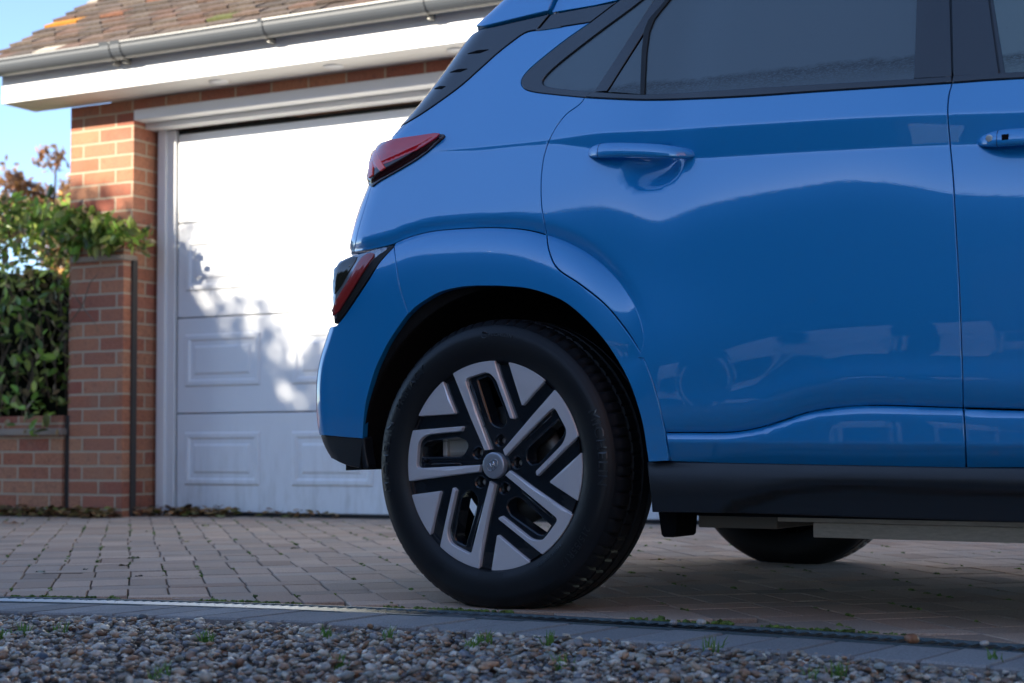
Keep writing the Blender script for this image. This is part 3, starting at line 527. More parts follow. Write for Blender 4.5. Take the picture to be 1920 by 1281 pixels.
# ------------------------------------------------------------ the car
AL = math.radians(33.0); PW = CC+ray(926.5, 873)*3.70; W0 = Vector((PW[0], PW[1], 0)); ZC = float(PW[2])
FW = Vector((math.cos(AL), -math.sin(AL), 0)); LF = Vector((math.sin(AL), math.cos(AL), 0))
CM = Matrix(((FW.x, LF.x, 0, W0.x), (FW.y, LF.y, 0, W0.y), (0, 0, 1, 0), (0, 0, 0, 1)))
car = empty('parked_car', CM); tag(car, 'blue compact crossover car parked on the block paving in front of the garage', 'car')
A3 = np.array(CM)[:3, :3]; T3 = np.array(CM)[:3, 3]
def proj(P):
    Q = (np.asarray(P)@A3.T+T3-CC)@CR; return 960+F*Q[..., 0]/-Q[..., 2], 640.5-F*Q[..., 1]/-Q[..., 2], -Q[..., 2]
def sp(t, w): return w*np.logaddexp(0, t/w)
def tab(P): P = np.array(P, float); return P[:, 0], P[:, 1]
def smint(x, T, k=.03):     # smoothed table lookup
    x = np.asarray(x, float); ds = np.linspace(-2.4, 2.4, 13); ws = np.exp(-ds**2/2); ws /= ws.sum(); return sum(np.interp(x+d*k, *T)*w for d, w in zip(ds, ws))
T1 = tab([(-.6, 1.10), (-.3, 1.088), (-.13, 1.076), (.066, 1.068), (.222, 1.066), (.541, 1.043), (1.038, 1.011), (1.192, .998), (2.0, .955), (3.2, .90)])
T2 = tab([(-.6, 1.098), (-.3, 1.086), (-.13, 1.070), (.02, 1.064), (.113, 1.058), (.176, 1.043), (.23, 1.031), (.36, 1.000), (.502, .980), (1.045, .949), (1.193, .938), (2.0, .88), (3.2, .84)])
T3b = tab([(-.6, .80), (-.2, .82), (.118, .875), (.263, .890), (.343, .872), (.421, .836), (.511, .869), (.646, .888), (.85, .905), (.966, .890), (1.051, .862), (1.194, .845), (3, .80)])
def yU0(x, z):
    x = np.asarray(x, float); z = np.asarray(z, float); z1 = smint(x, T1); z2 = smint(x, T2, .02); z3 = smint(x, T3b, .03)
    y = .010+.02*(z-.62)+.33*sp(z-z3, .030)-.40*sp(z-z2, .0015)+.45*sp(z-z1, .002)+.12*sp(.56-z, .05)+.028*((x-1.1)/1.4)**2
    r2 = np.clip(((x-.378)/.080)**2+((z-.972)/.058)**2, 0, 1); y = y+.028*(1-r2)**1.5
    r2 = np.clip(((x-1.372)/.074)**2+((z-.935)/.050)**2, 0, 1); y = y+.024*(1-r2)**2
    return y
AC, BC = .30, .80
SIL_U = [(0, 1010), (25, 948), (55, 897), (90, 868), (120, 850), (155, 823), (190, 797), (225, 768), (262, 732), (290, 706), (320, 700), (352, 690), (395, 669), (440, 659), (475, 653)]
SIL_W = [(455, 660), (490, 637), (560, 628), (610, 622), (665, 600), (700, 592.5), (760, 592), (815, 597), (850, 603), (875, 640)]
class Surf:
    def __init__(s, yf, sil, smin=-9., bc=BC, ac=AC):
        s.bc = bc; s.ac = ac
        s.yf = yf; s.zt = None
        zt = np.linspace(.18, 1.62, 49); x0 = np.full(49, -.45); P = np.array(sil, float); ph = np.linspace(0, 1.45, 400)
        for it in range(25):
            pxs, pys, dep = [], [], []
            for k, z in enumerate(zt):
                X = x0[k]-s.ac*np.sin(ph); Y = yf(X, np.full_like(X, z))+s.bc*(1-np.cos(ph)); a, b_, c = proj(np.stack([X, Y, np.full_like(X, z)], -1)); i = np.argmin(a); pxs.append(a[i]); pys.append(b_[i]); dep.append(c[i])
            tgt = np.interp(pys, P[:, 0], P[:, 1]); tgt = np.where(np.array(pys) < P[0, 0], P[0, 1]+(P[0, 0]-np.array(pys))*1.9*(s.yf is yU0), tgt); x0 = np.clip(x0+.8*(tgt-np.array(pxs))*np.array(dep)/F/math.cos(AL), -.9, -.05); x0 = np.convolve(np.r_[x0[0], x0, x0[-1]], [.2, .6, .2], 'valid')
        zf = np.linspace(.18, 1.62, 289); o_ = np.linspace(-2.4, 2.4, 13); w_ = np.exp(-o_**2/2); w_ /= w_.sum(); x0 = sum(np.interp(zf+o*.022, zt, x0)*q for o, q in zip(o_, w_)); zt = zf
        s.zt, s.x0 = zt, x0
        ss = np.arange(-1.0, 2.3, .01); zz = np.arange(.16, 1.62, .01); S_, Z_ = np.meshgrid(ss, zz); pt = s.at(S_.ravel(), Z_.ravel()); a, b_, c = proj(pt)
        pp = np.linspace(0, 1.4, 400); zr = np.arange(.16, 1.63, .01); sv = []
        for z in zr:
            xs = np.interp(z, zt, x0)-s.ac*pp; a2, _b, _c = proj(s.at(xs, np.full_like(xs, z))); sv.append(xs[np.argmin(a2)])
        s.sv = np.array(sv); s.zr = zr
        s.sv = np.maximum(s.sv, smin); vis = (S_.ravel() >= np.interp(Z_.ravel(), zr, s.sv)); s.g = np.c_[S_.ravel(), Z_.ravel()][vis]; s.kd = kdtree.KDTree(len(s.g))
        for i, (u, v) in enumerate(zip(a[vis], b_[vis])): s.kd.insert((u, v, 0), i)
        s.kd.balance()
    def at(s, S, Z, off=0.):
        S = np.asarray(S, float); Z = np.asarray(Z, float); x0 = np.interp(Z, s.zt, s.x0); ph = np.clip((x0-S)/s.ac, 0, math.pi/2)
        X = np.where(S < x0, x0-s.ac*np.sin(ph), S); Y = s.yf(X, Z)+s.bc*(1-np.cos(ph)); return np.stack([X, Y, Z], -1)
    def nrm(s, S, Z, e=.0012):
        a = s.at(S+e, Z)-s.at(S-e, Z); b_ = s.at(S, Z+e)-s.at(S, Z-e); n = np.cross(a, b_); return n/np.maximum(np.linalg.norm(n, axis=-1, keepdims=True), 1e-9)
    def inv(s, pts):
        out = []
        for p in pts:
            co, i, d_ = s.kd.find((p[0], p[1], 0)); q = s.g[i].copy(); bd = d_
            for _ in range(6):
                e = 1e-4; S_ = np.array([q[0], q[0]+e, q[0]]); Z_ = np.array([q[1], q[1], q[1]+e]); a, b_, c = proj(s.at(S_, Z_)); J = np.array([[a[1]-a[0], a[2]-a[0]], [b_[1]-b_[0], b_[2]-b_[0]]])/e
                try: dq = np.linalg.solve(J, np.array([p[0]-a[0], p[1]-b_[0]]))
                except np.linalg.LinAlgError: break
                if np.abs(dq).max() > .03: dq *= .03/np.abs(dq).max()
                q2 = q+dq; q2[0] = max(q2[0], float(np.interp(q2[1], s.zr, s.sv))); a2, b2, _c = proj(s.at(q2[:1], q2[1:])); d2 = math.hypot(a2[0]-p[0], b2[0]-p[1])
                if d2 < bd: q, bd = q2, d2
                else: break
            out.append(tuple(q))
        return out
U0 = Surf(yU0, SIL_U)
def C(S, pts, n=6): return S.inv(smooth_curve(pts, n))
crest_px = [(651, 474), (690, 467), (728, 458), (762, 444), (805, 433), (860, 428), (920, 426), (980, 430), (1025, 441)]
crestD_px = [(1025, 441), (1060, 454), (1095, 473), (1130, 500), (1165, 537), (1195, 580), (1211, 620), (1214, 648), (1206, 672)]
crest = C(U0, crest_px, 8); crestD = C(U0, crestD_px, 8)
low_px = [(1249, 812), (1300, 812), (1345, 812), (1385, 810), (1430, 801), (1470, 788), (1510, 775), (1560, 766), (1640, 761), (1785, 765), (1920, 769)]
low = C(U0, low_px, 8); low = low+[(low[-1][0]+.4, low[-1][1]-.006), (2.6, low[-1][1]-.01)]
CRP = np.array(crest+crestD[1:]); LOP = np.array([low[0]]+low); LOP[0] = (low[0][0]-.3, low[0][1])
def dense(P, st=.004):
    P = np.array(P); out = []
    for a, b_ in zip(P[:-1], P[1:]):
        n = max(1, int(np.linalg.norm(b_-a)/st)); out += [a+(b_-a)*k/n for k in range(n)]
    out.append(P[-1]); return np.array(out)
CRP = np.r_[[(CRP[0][0]-.40, CRP[0][1]-.025)], CRP]; CRd = dense(CRP, .008); iR = int(np.argmin(((CRd-CRP[1])**2).sum(1))); CRd = np.array([CRd[0]]+[(CRd[i-1]+2*CRd[i]+CRd[i+1])/4 for i in range(1, len(CRd)-1)]+[CRd[-1]])
def ndist(x, z, Q):
    sh = np.shape(x); P = np.c_[np.ravel(x), np.ravel(z)]; o = np.empty(len(P)); ix = np.empty(len(P), int)
    for i in range(0, len(P), 2000):
        d2 = ((P[i:i+2000, None]-Q[None])**2).sum(-1); k = d2.argmin(1); ix[i:i+2000] = k; o[i:i+2000] = np.sqrt(d2[np.arange(len(k)), k])
    return o.reshape(sh), ix.reshape(sh)
def npar(x, z, Q, signed=False):       # exact distance to the polyline Q and the running index of the nearest point
    sh = np.shape(x); X, Z = np.ravel(x).astype(float), np.ravel(z).astype(float); d0, ix = ndist(X, Z, Q); best = np.full(len(X), 9.); sg = np.ones(len(X)); par = np.zeros(len(X))
    for k in (-1, 0):
        a = np.clip(ix+k, 0, len(Q)-2); A, B = Q[a], Q[a+1]; v = B-A; t = np.clip(((X-A[:, 0])*v[:, 0]+(Z-A[:, 1])*v[:, 1])/np.maximum((v**2).sum(1), 1e-12), 0, 1)
        d = np.hypot(X-A[:, 0]-t*v[:, 0], Z-A[:, 1]-t*v[:, 1]); m = d < best; cr = v[:, 0]*(Z-A[:, 1])-v[:, 1]*(X-A[:, 0]); sg = np.where(m, np.where(cr <= 0, 1., -1.), sg); best = np.where(m, d, best); par = np.where(m, a+t, par)
    return (best*sg if signed else best).reshape(sh), par.reshape(sh)
def lut(A, par): return np.interp(par, np.arange(len(A)), A)
Lx, Lz = LOP[:, 0], LOP[:, 1]
BLL = np.r_[0, np.cumsum(np.linalg.norm(np.diff(CRd, axis=0), axis=1))]; _i0 = np.argmin(((CRd-np.array(C(U0, [(1095, 473)])[0]))**2).sum(1)); _i1 = len(CRd)-1
def kfac(ix): t = np.clip((lut(BLL, ix)-BLL[_i0])/(BLL[_i1]-BLL[_i0]), 0, 1); return t*t*(3-2*t)
def lgs(t): return 1/(1+np.exp(-np.clip(t, -30, 30)))
def blob(x, z): return -.038*lgs((.50-x)/.075)*lgs((.64-z)/.055)*lgs((x-.15)/.05)
def blend(x, z):
    d_, ix = npar(x, z, CRd); return .013*(1-kfac(ix))*np.exp(-(d_/.018)**2)+blob(x, z)
def yU(x, z):
    y = yU0(x, z)+blend(x, z)
    zl = np.interp(x, Lx, Lz); t = z-zl; sl = np.interp(x, [.40, .55, .7], [.5, .8, 1.]); 
    up = -.006*np.exp(-((t-.050)/.032)**2)*np.interp(x, [.45, .62, .85], [.3, .8, 1.])+.011*np.exp(-np.maximum(t, 0)/.010)
    return y+np.where(t > -.0005, up, 0)*(x > .36)
def yL(x, z):       # lower door panel below the crease
    zl = np.interp(x, Lx, Lz); zk = np.interp(x, [.40, 1.2], [.372, .362]); t = zl-z
    return yU0(x, zl)+blend(x, zl)+.009-.012*(1-np.exp(-t/.007))+.01*t+.62*sp(zk-z, .0015)
CRk = kfac(np.arange(len(CRd)).astype(float)); YC = yU0(CRd[:, 0], CRd[:, 1])+blob(CRd[:, 0], CRd[:, 1])+.013*(1-CRk)
def inside(P, poly):
    x, y = P[:, 0], P[:, 1]; c = np.zeros(len(P), bool); q = np.array(poly)
    for (x0, y0), (x1, y1) in zip(q, np.roll(q, -1, 0)):
        m = ((y0 > y) != (y1 > y))
        if y1 != y0: c ^= m & (x < (x1-x0)*(y-y0)/(y1-y0)+x0)
    return c
POL = np.r_[CRd, [(CRd[-1][0]+.4, CRd[-1][1]-.001), (CRd[-1][0]+.4, -1), (CRd[0][0]-.5, -1), (CRd[0][0]-.5, CRd[0][1])]]
_mx = np.argmax(CRd[:, 0]); _sel = np.r_[0:_mx+1]; YCT = (CRd[_sel, 0], YC[_sel]); KT = (CRd[_sel, 0], CRk[_sel])
def yW(x, z):
    d_, ix = npar(x, z, CRd); ins = inside(np.c_[np.ravel(x), np.ravel(z)], POL).reshape(np.shape(x)); d_ = np.where(ins | (d_ > .015), d_, -np.minimum(d_, .012)); yc = smint(x, YCT, .008); kk = smint(x, KT, .008); y = yc-.050*(1-kk)*(1-np.exp(-d_/.036)); K_ = lgs((x-.355)/.030)*lgs((.60-z)/.05)
    return y*(1-K_)+(yU0(x, z)+blob(x, z))*K_+.10*sp(.44-z, .03)*(1-K_)
U = Surf(yU, SIL_U); W = Surf(yW, SIL_W, bc=1.1, ac=.20); LW = Surf(yL, SIL_W, .3)

def join(*segs):
    out = []
    for s in segs:
        for p in s:
            if not out or math.hypot(out[-1][0]-p[0], out[-1][1]-p[1]) > .0015: out.append(tuple(p))
    if math.hypot(out[-1][0]-out[0][0], out[-1][1]-out[0][1]) < .0015: out.pop()
    return out
def panel(name, S, poly, m, parent, off=0., res=.016, gap=.0023, feats=(), lip=.018, bulge=None, rnd=.0016):
    q = np.array(poly); area = .5*np.sum(q[:, 0]*np.roll(q[:, 1], -1)-np.roll(q[:, 0], -1)*q[:, 1])
    if area < 0: q = q[::-1].copy()
    # resample long edges
    q = q[np.linalg.norm(q-np.roll(q, 1, 0), axis=1) > .0008]; out = []
    for a, b_ in zip(q, np.roll(q, -1, 0)):
        n = max(1, int(math.ceil(np.linalg.norm(b_-a)/res))); out += [a+(b_-a)*k/n for k in range(n)]
    q = np.array(out); t = np.roll(q, -1, 0)-np.roll(q, 1, 0); t /= np.maximum(np.linalg.norm(t, axis=1, keepdims=True), 1e-9); nin = np.c_[-t[:, 1], t[:, 0]]; q = q+nin*gap
    lo, hi = q.min(0), q.max(0); gx, gy = np.meshgrid(np.arange(lo[0]+res/2, hi[0], res), np.arange(lo[1]+res/2, hi[1], res)); gx = gx+(np.arange(gx.shape[0]) % 2)[:, None]*res/2; P = np.c_[gx.ravel(), gy.ravel()]
    fp = []
    for f in feats:
        f = dense(f, .007); tt = np.gradient(f, axis=0); tt /= np.maximum(np.linalg.norm(tt, axis=1, keepdims=True), 1e-9); nn2 = np.c_[-tt[:, 1], tt[:, 0]]
        for o_ in (-.012, -.006, -.0025, 0, .0025, .006, .012): fp.append(f+nn2*o_)
    if fp:
        fp = np.concatenate(fp); d_, _ = ndist(P[:, 0], P[:, 1], fp[::2]); P = P[d_ > res*.5]; P = np.concatenate([P, fp])
    P = P[inside(P, q)]; d_, _ = ndist(P[:, 0], P[:, 1], dense(np.r_[q, q[:1]], .004)); P = P[d_ > .0045]
    n = len(q); pts = [Vector(p) for p in np.r_[q, P]]; r = delaunay_2d_cdt(pts, [(i, (i+1) % n) for i in range(n)], [], 1, 1e-6)
    vs = np.array([v[:] for v in r[0]]); fs = [tuple(f) for f in r[2]]; 
    X = S.at(vs[:, 0], vs[:, 1]); Nn = S.nrm(vs[:, 0], vs[:, 1]); Nn = np.where((Nn[:, 1] > 0)[:, None] & (np.abs(Nn[:, 1]) > .02)[:, None], -Nn, Nn)
    if bulge is not None:
        dd, _ = ndist(vs[:, 0], vs[:, 1], dense(np.r_[q, q[:1]], .003)); bw, bh = bulge; 
        def hb(d_): tq = np.clip(d_/bw, 0, 1); return bh*np.sin(tq*math.pi/2)
        H_ = hb(dd); e = .0015; gs = []
        Pq = dense(np.r_[q, q[:1]], .003)
        for dx, dz in ((e, 0), (0, e)):
            a, _ = ndist(vs[:, 0]+dx, vs[:, 1]+dz, Pq); b2, _ = ndist(vs[:, 0]-dx, vs[:, 1]-dz, Pq); gs.append((hb(a)-hb(b2))/(2*e))
        tx = S.at(vs[:, 0]+e, vs[:, 1])-S.at(vs[:, 0]-e, vs[:, 1]); tx /= np.linalg.norm(tx, axis=1, keepdims=True); X = X+Nn*H_[:, None]; tz = np.cross(Nn, tx); tz *= np.sign(tz[:, 2:3]); N2 = Nn-tx*gs[0][:, None]-tz*gs[1][:, None]; Nn0 = Nn; Nn = N2/np.linalg.norm(N2, axis=1, keepdims=True)
    X = X-(Nn if bulge is None else Nn0)*off
    # boundary chain -> lip
    idx = {}
    for i, o_ in enumerate(r[3]):
        for k in o_: idx[k] = i
    ring = [idx.get(i) for i in range(n)]; ring = [i for i in ring if i is not None]; V = [tuple(v) for v in X]; NN = [tuple(v) for v in Nn]; base = np.array(ring)
    q2 = vs[base]; t = np.roll(q2, -1, 0)-np.roll(q2, 1, 0); t /= np.maximum(np.linalg.norm(t, axis=1, keepdims=True), 1e-9); on = np.c_[t[:, 1], -t[:, 0]]
    Xo = S.at(q2[:, 0]+on[:, 0]*.002, q2[:, 1]+on[:, 1]*.002)-S.at(q2[:, 0], q2[:, 1]); Xo /= np.maximum(np.linalg.norm(Xo, axis=1, keepdims=True), 1e-9)
    Nb = Nn[base]; rings = [base]
    for dn, do, na in ((.00045*rnd/.0016, .0009*rnd/.0016, .5), (rnd, rnd, .97), (lip, rnd, 1.)):
        k = len(V); P3 = X[base]-Nb*dn+Xo*do; V += [tuple(v) for v in P3]; n3 = Nb*(1-na)+Xo*na; NN += [tuple(v) for v in n3/np.linalg.norm(n3, axis=1, keepdims=True)]; rings.append(np.arange(k, k+len(base)))
    m_n = len(base)
    for ra_, rb in zip(rings[:-1], rings[1:]):
        for i in range(m_n): j = (i+1) % m_n; fs.append((ra_[i], rb[i], rb[j], ra_[j]))
    # orientation of triangles to agree with normals
    V_ = np.array(V); N_ = np.array(NN); ff = []
    for f in fs:
        a, b_, c = V_[f[0]], V_[f[1]], V_[f[2]]; fn = np.cross(b_-a, c-a); 
        if len(set(f)) == len(f): ff.append(f if fn@N_[list(f)].sum(0) >= 0 else tuple(f[::-1]))
    return mesh(name, V, ff, m, parent, True, normals=NN)

zU = lambda py: U.inv([(700, py)])[0][1]
def zat(S, px, py): return S.inv([(px, py)])[0][1]
def send(S, z, ph=1.50): return (float(np.interp(z, S.zt, S.x0))-S.ac*ph, z)
def line(a, b_, n=8): return [(a[0]+(b_[0]-a[0])*k/n, a[1]+(b_[1]-a[1])*k/n) for k in range(n+1)]
def rear_edge(S, z0, z1, ph=1.50, n=14): return [send(S, z0+(z1-z0)*k/n, ph) for k in range(n+1)]
shut1 = C(U, [(1096, 184), (1085, 197), (1060, 216), (1038, 246), (1022, 285), (1015, 330), (1015, 380), (1020, 415), (1025, 441)])
shut2 = C(U, [(1025, 441), (1029, 472), (1045, 505), (1088, 535), (1135, 573), (1175, 622), (1206, 672)])
shut3 = C(U, [(1206, 672), (1228, 730), (1243, 790), (1249, 812)]); shut3b = C(LW, [(1249, 812), (1256, 864)])
shut2w = C(W, [(1025, 441), (1029, 472), (1045, 505), (1088, 535), (1135, 573), (1175, 622), (1206, 672), (1228, 730), (1243, 790), (1254, 864)])
trimO = C(U, [(1096, 183), (1045, 178), (1003, 173), (983, 166), (977, 152), (990, 132), (1030, 98), (1068, 69), (1107, 42)])
finL = C(U, [(1107, 42), (1055, 50), (1006, 57)], 3)+C(U, [(1006, 57), (985, 62), (960, 79), (930, 103), (900, 130), (860, 165), (800, 208), (763, 231)])
tseam = C(U, [(763, 231), (735, 262), (712, 300), (696, 350), (683, 392), (671, 435), (664, 471)])
CRl = [tuple(p) for p in CRd]; iS = int(np.argmin(((CRd-np.array(shut1[-1]))**2).sum(1))); iT = int(np.argmin(((CRd-np.array(tseam[-1]))**2).sum(1))); crestQ = CRl[iT+1:iS+1]
z1_, z2_ = 1.068, .845
quarter = panel('quarter_panel', U, join(trimO, finL, tseam, crestQ, shut1[::-1]), PAINT, car, feats=[[(-.5, .0), (-.4, .0)]][:0]+[np.c_[np.linspace(-.5, .2, 80), smint(np.linspace(-.5, .2, 80), T1)]], res=.012)
zt0 = finL[-1][1]; panel('tailgate', U, join(tseam, CRl[iT:iR-1:-1], rear_edge(U, CRl[iR][1], zt0, 1.5)), PAINT, car, res=.008)
# flare and bumper
arch_px = [(680, 823), (683, 775), (688, 747), (701, 700), (715, 668), (732, 636), (766, 588), (795, 564), (829, 546), (872, 537), (919, 535.6), (955, 537), (991, 541), (1028, 552), (1060, 567), (1095, 596), (1130, 634), (1155, 670), (1178, 712), (1194, 755), (1206, 800), (1216, 866)]
arch = C(W, arch_px, 4); ia = min(range(len(arch)), key=lambda i: math.hypot(*(np.array(arch[i])-W.inv([(766, 588)])[0])))
bseam = C(W, [(739, 462), (743, 495), (750, 540), (766, 588)]); iB = int(np.argmin(((CRd-np.array(bseam[0]))**2).sum(1))); crestW = CRl[iB:iS+1]
panel('wheel_arch_panel', W, join(crestW, shut2w, C(W, [(1254, 864), (1216, 866)], 2), arch[ia:][::-1], bseam[::-1]), PAINT, car, res=.011, gap=.0014)
lampL_px = [(739, 462), (712, 492), (690, 527), (660, 572), (640, 600), (629, 611)]
lampL = C(W, lampL_px); zb_ = zat(W, 605, 665); zl_ = W.inv([(629, 611)])[0][1]; zbot = W.inv([(640, 818)])[0][1]
bb = C(W, [(680, 823), (640, 820), (610, 817)], 4)
panel('rear_bumper', W, join(bseam, arch[:ia][::-1], bb, rear_edge(W, bb[-1][1], zl_, 1.28), C(W, [(629, 611), (640, 600), (660, 572), (690, 527), (712, 492), (739, 462)])), PAINT, car, res=.0065)
cb = C(W, [(681, 824), (683, 850), (689, 879)], 3); cb2 = C(W, [(689, 879), (655, 874), (622, 862)], 4)
panel('rear_lower_cladding', W, join(cb, cb2, rear_edge(W, cb2[-1][1]+.004, bb[-1][1], 1.28, 4), bb[::-1]), PLAST, car, off=.003, res=.014, rnd=.004, lip=.03)
# rear door: skin, arch patch, lower skin
sf = C(U, [(1785, 157), (1779, 180), (1777, 212), (1781, 265), (1787, 330), (1792, 420), (1798, 520), (1802, 620), (1805, 710), (1806, 766)]); sfl = C(LW, [(1806, 766), (1809, 820), (1811, 877)])
belt_px = [(1096, 183), (1150, 186), (1219, 188), (1300, 186), (1412, 180.5), (1550, 171), (1785, 156)]; belt = C(U, belt_px)
lowd = [p for p in low if low[0][0] <= p[0] <= sf[-1][0]]
xs_ = np.linspace(-.1, 2.3, 240); fz = [np.c_[xs_, smint(xs_, T1)], np.c_[xs_, smint(xs_, T2, .02)]]
rdoor = panel('rear_door', U, join(belt, sf, [p for p in low if low[0][0] < p[0] < sf[-1][0]][::-1], shut3[::-1], CRl[iS:][::-1], shut1[::-1]), PAINT, car, feats=fz+[np.c_[LOP[:, 0], LOP[:, 1]+.012]], res=.012)
panel('arch_patch', W, join(CRl[iS:],  C(W, [(1208, 668), (1179, 619.5), (1138, 569.5), (1090.5, 531), (1048.5, 502), (1033, 471), (1028.5, 441)])), PAINT, rdoor, res=.010, gap=-.0012)
lowW = C(LW, [(1249, 812.5), (1300, 812.5), (1345, 812.5), (1385, 810.5), (1430, 801.5), (1470, 788.5), (1510, 775.5), (1560, 766.5), (1640, 761.5), (1806, 766.5)])
zk_ = [np.c_[xs_, np.interp(xs_, [.40, 1.2], [.372, .362])]]
panel('lower_door_skin', LW, join(lowW[:-1], [(p_[0]-.0024, p_[1]) for p_ in sfl], C(LW, [(1808, 877), (1530, 872), (1256, 864)], 3), [(p_[0]+.0024, p_[1]) for p_ in shut3b[::-1]]), PAINT, rdoor, feats=zk_, res=.012, gap=-.0003, off=.0)
# front door
XF = 2.04; beltF = C(U, [(1785, 156), (1850, 151), (1920, 147)])+[(1.6, 1.065), (XF, 1.045)]; 
fdoor = panel('front_door', U, join(beltF, [(XF, 1.0), (XF+.02, .7), (XF, low[-2][1])], [p for p in low if sf[-1][0] < p[0] < XF][::-1], sf[::-1]), PAINT, car, feats=fz+[np.c_[LOP[:, 0], LOP[:, 1]+.012]], res=.014)
panel('lower_door_skin', LW, join([(sfl[0][0]+.0024, sfl[0][1])], [(p[0], p[1]-.001) for p in low if sf[-1][0] < p[0] < XF], [(XF, low[-2][1]), (XF-.02, .325)], [(sfl[-1][0]+.0024, sfl[-1][1])], [(p_[0]+.0024, p_[1]) for p_ in sfl[::-1]]), PAINT, fdoor, feats=zk_, res=.014, gap=.0012)
# front wing and far front, outside the picture
ac = [(2.60+.395*math.cos(a_), .322+.40*math.sin(a_)) for a_ in np.linspace(math.pi*.98, .02, 24)]
panel('front_wing', U, join([(XF+.006, .33)], ac, [(3.15, .33), (3.22, .60), (3.15, .80), (2.85, .93), (2.4, 1.02), (XF+.006, 1.045), (XF+.026, .7)]), PAINT, car, res=.03)
# sill cladding
def yK(x, z):
    t = .325-z; y = .030-.012*np.sin(np.clip(t/.075, 0, 1)*math.pi*.8)+.5*sp(t-.070, .008); zc = np.interp(x, [.52, .58, .66, .72, .82, 1.3, 2.2], [.20, .245, .268, .279, .283, .275, .26]); return y+.030/(1+np.exp((z-zc)/.0035))*(x > .45)
K = Surf(yK, SIL_W); kt = C(K, [(1216, 868), (1400, 871), (1600, 875), (1811, 879)], 4)
panel('sill_cladding', K, join(kt, [(2.05, kt[-1][1]-.008), (2.12, .22)], [(1.2, .218), (.8, .222), (.52, .226)], C(K, [(1225, 958), (1224, 930), (1219, 895)], 2)), PLAST, car, off=-.006, res=.012, rnd=.005, lip=.05)
# glasshouse
roof_line = [(.42, 1.463), (.60, 1.49), (.9, 1.505), (1.3, 1.50), (1.7, 1.46), (2.0, 1.37)]
def off_(name, S, poly, m, off, parent=car, **k): return panel(name, S, poly, m, parent, off=off, **k)
pA = C(U, [(1107, 42), (1157, 4), (1205, -32)], 4)
wi = [(1243, -40), (1203, 0), (1120, 62), (1052, 115), (1022, 143), (1017, 156), (1030, 163), (1070, 168), (1111, 172)]
panel('window_surround', U, join(belt, beltF[1:], [(XF, 1.06), (1.98, 1.36)], roof_line[::-1][1:], pA[::-1], trimO[::-1]), GLOSS, car, off=.011, res=.03)
panel('quarter_window_trim', U, join(pA, C(U, wi), [belt[0]], trimO), GLOSS, car, res=.010, rnd=.003, feats=[])
panel('quarter_window', U, join(C(U, wi), C(U, [(1111, 172), (1223, 0), (1250, -42)], 3)), GLASS, car, off=.005, gap=.0012)
panel('door_window_frame', U, join(C(U, [(1113, 172), (1226, 0), (1256, -46)], 3), C(U, [(1286, -46), (1240, 12), (1212, 52), (1137, 170)], 3)), GLOSS, rdoor, off=.001, gap=.0010)
panel('fixed_window_corner', U, C(U, [(1138, 171), (1209, 60), (1203, 176)], 1), GLASS, rdoor, off=.004, gap=.0016)
panel('window_divider', U, join(C(U, [(1201, 177), (1208, 58), (1240, 10), (1290, -50)], 3), C(U, [(1300, -50), (1252, 4), (1217, 60), (1208, 177)], 3)), SEAL, rdoor, off=-.001, gap=.0003, lip=.006)
panel('door_window', U, join(C(U, [(1208, 177), (1217, 60), (1252, 4), (1300, -50)], 3), [(.55, 1.475), (.9, 1.49)], C(U, [(1722, -60), (1719, 0), (1714, 147)], 3), C(U, [(1714, 147), (1550, 157), (1412, 165), (1300, 172), (1208, 177)], 3)), GLASS, rdoor, off=.004, gap=.0010)
panel('belt_moulding', U, join(C(U, [(1111, 173), (1205, 178), (1300, 173.5), (1412, 166), (1550, 158), (1714, 148.5), (1784, 144)], 4), C(U, [(1784, 144), (1785, 155)], 1), belt[::-1]), GLOSS, rdoor, off=-.003, res=.02, rnd=.003)
panel('belt_moulding', U, join(C(U, [(1788, 143), (1850, 139), (1920, 135)], 3), [(XF, 1.062), (XF, 1.047)], beltF[::-1]), GLOSS, fdoor, off=-.003, res=.02, rnd=.003)
panel('pillar_cover', U, join(C(U, [(1714, 147), (1719, 0), (1721, -60)], 3), C(U, [(1779, -60), (1780, 0), (1784, 143)], 3)), GLOSS, rdoor, off=0, gap=.0008)
panel('pillar_cover', U, join(C(U, [(1788, 142), (1785, 0), (1784, -60)], 3), C(U, [(1848, -60), (1853, 0), (1872, 138)], 3)), GLOSS, fdoor, off=0, gap=.0008)
panel('door_window', U, join(C(U, [(1884, 136), (1862, 0), (1855, -60)], 3), [(1.4, 1.485), (1.75, 1.43), (1.98, 1.30), (2.0, 1.07)], C(U, [(1920, 134)], 1)), GLASSF, fdoor, off=.004, gap=.001)
# fin, spoiler, roof edge
zf1 = U.inv([(905, 56)])[0][1]
finT = C(U, [(903, 56), (960, 43), (1031, 27)], 4)
fin = panel('pillar_fin', U, join(finT, C(U, [(1031, 27), (1006, 57)], 1), finL[3:], rear_edge(U, zt0+.004, finT[0][1], .95, 10)), GLOSS, car, off=-.002, res=.014)
for a_, b_ in (((878, 102), (917, 94)), ((845, 137), (877, 130)), ((816, 168), (836, 163))):
    c_ = ((a_[0]+b_[0])/2, (a_[1]+b_[1])/2); panel('fin_slot', U, C(U, [a_, (c_[0], c_[1]-2.6), b_, (c_[0]+2, c_[1]+2.4)], 1), VOID, fin, off=-.0035, gap=.0001, lip=.002, rnd=.0004)
panel('roof_side_trim', U, join(C(U, [(1034, 27), (1157, 4)], 3), C(U, [(1157, 4), (1107, 42)], 2), C(U, [(1107, 42), (1009, 57)], 3)), GLOSS, car, off=-.001, res=.014)
spT = C(U, [(1046, -6)], 1)
spz = spT[-1][1] if spT else 1.53
sb = C(U, [(899, 56), (960, 41), (1031, 24)], 4)
def yS(x, z): return yU(x, z)-.012
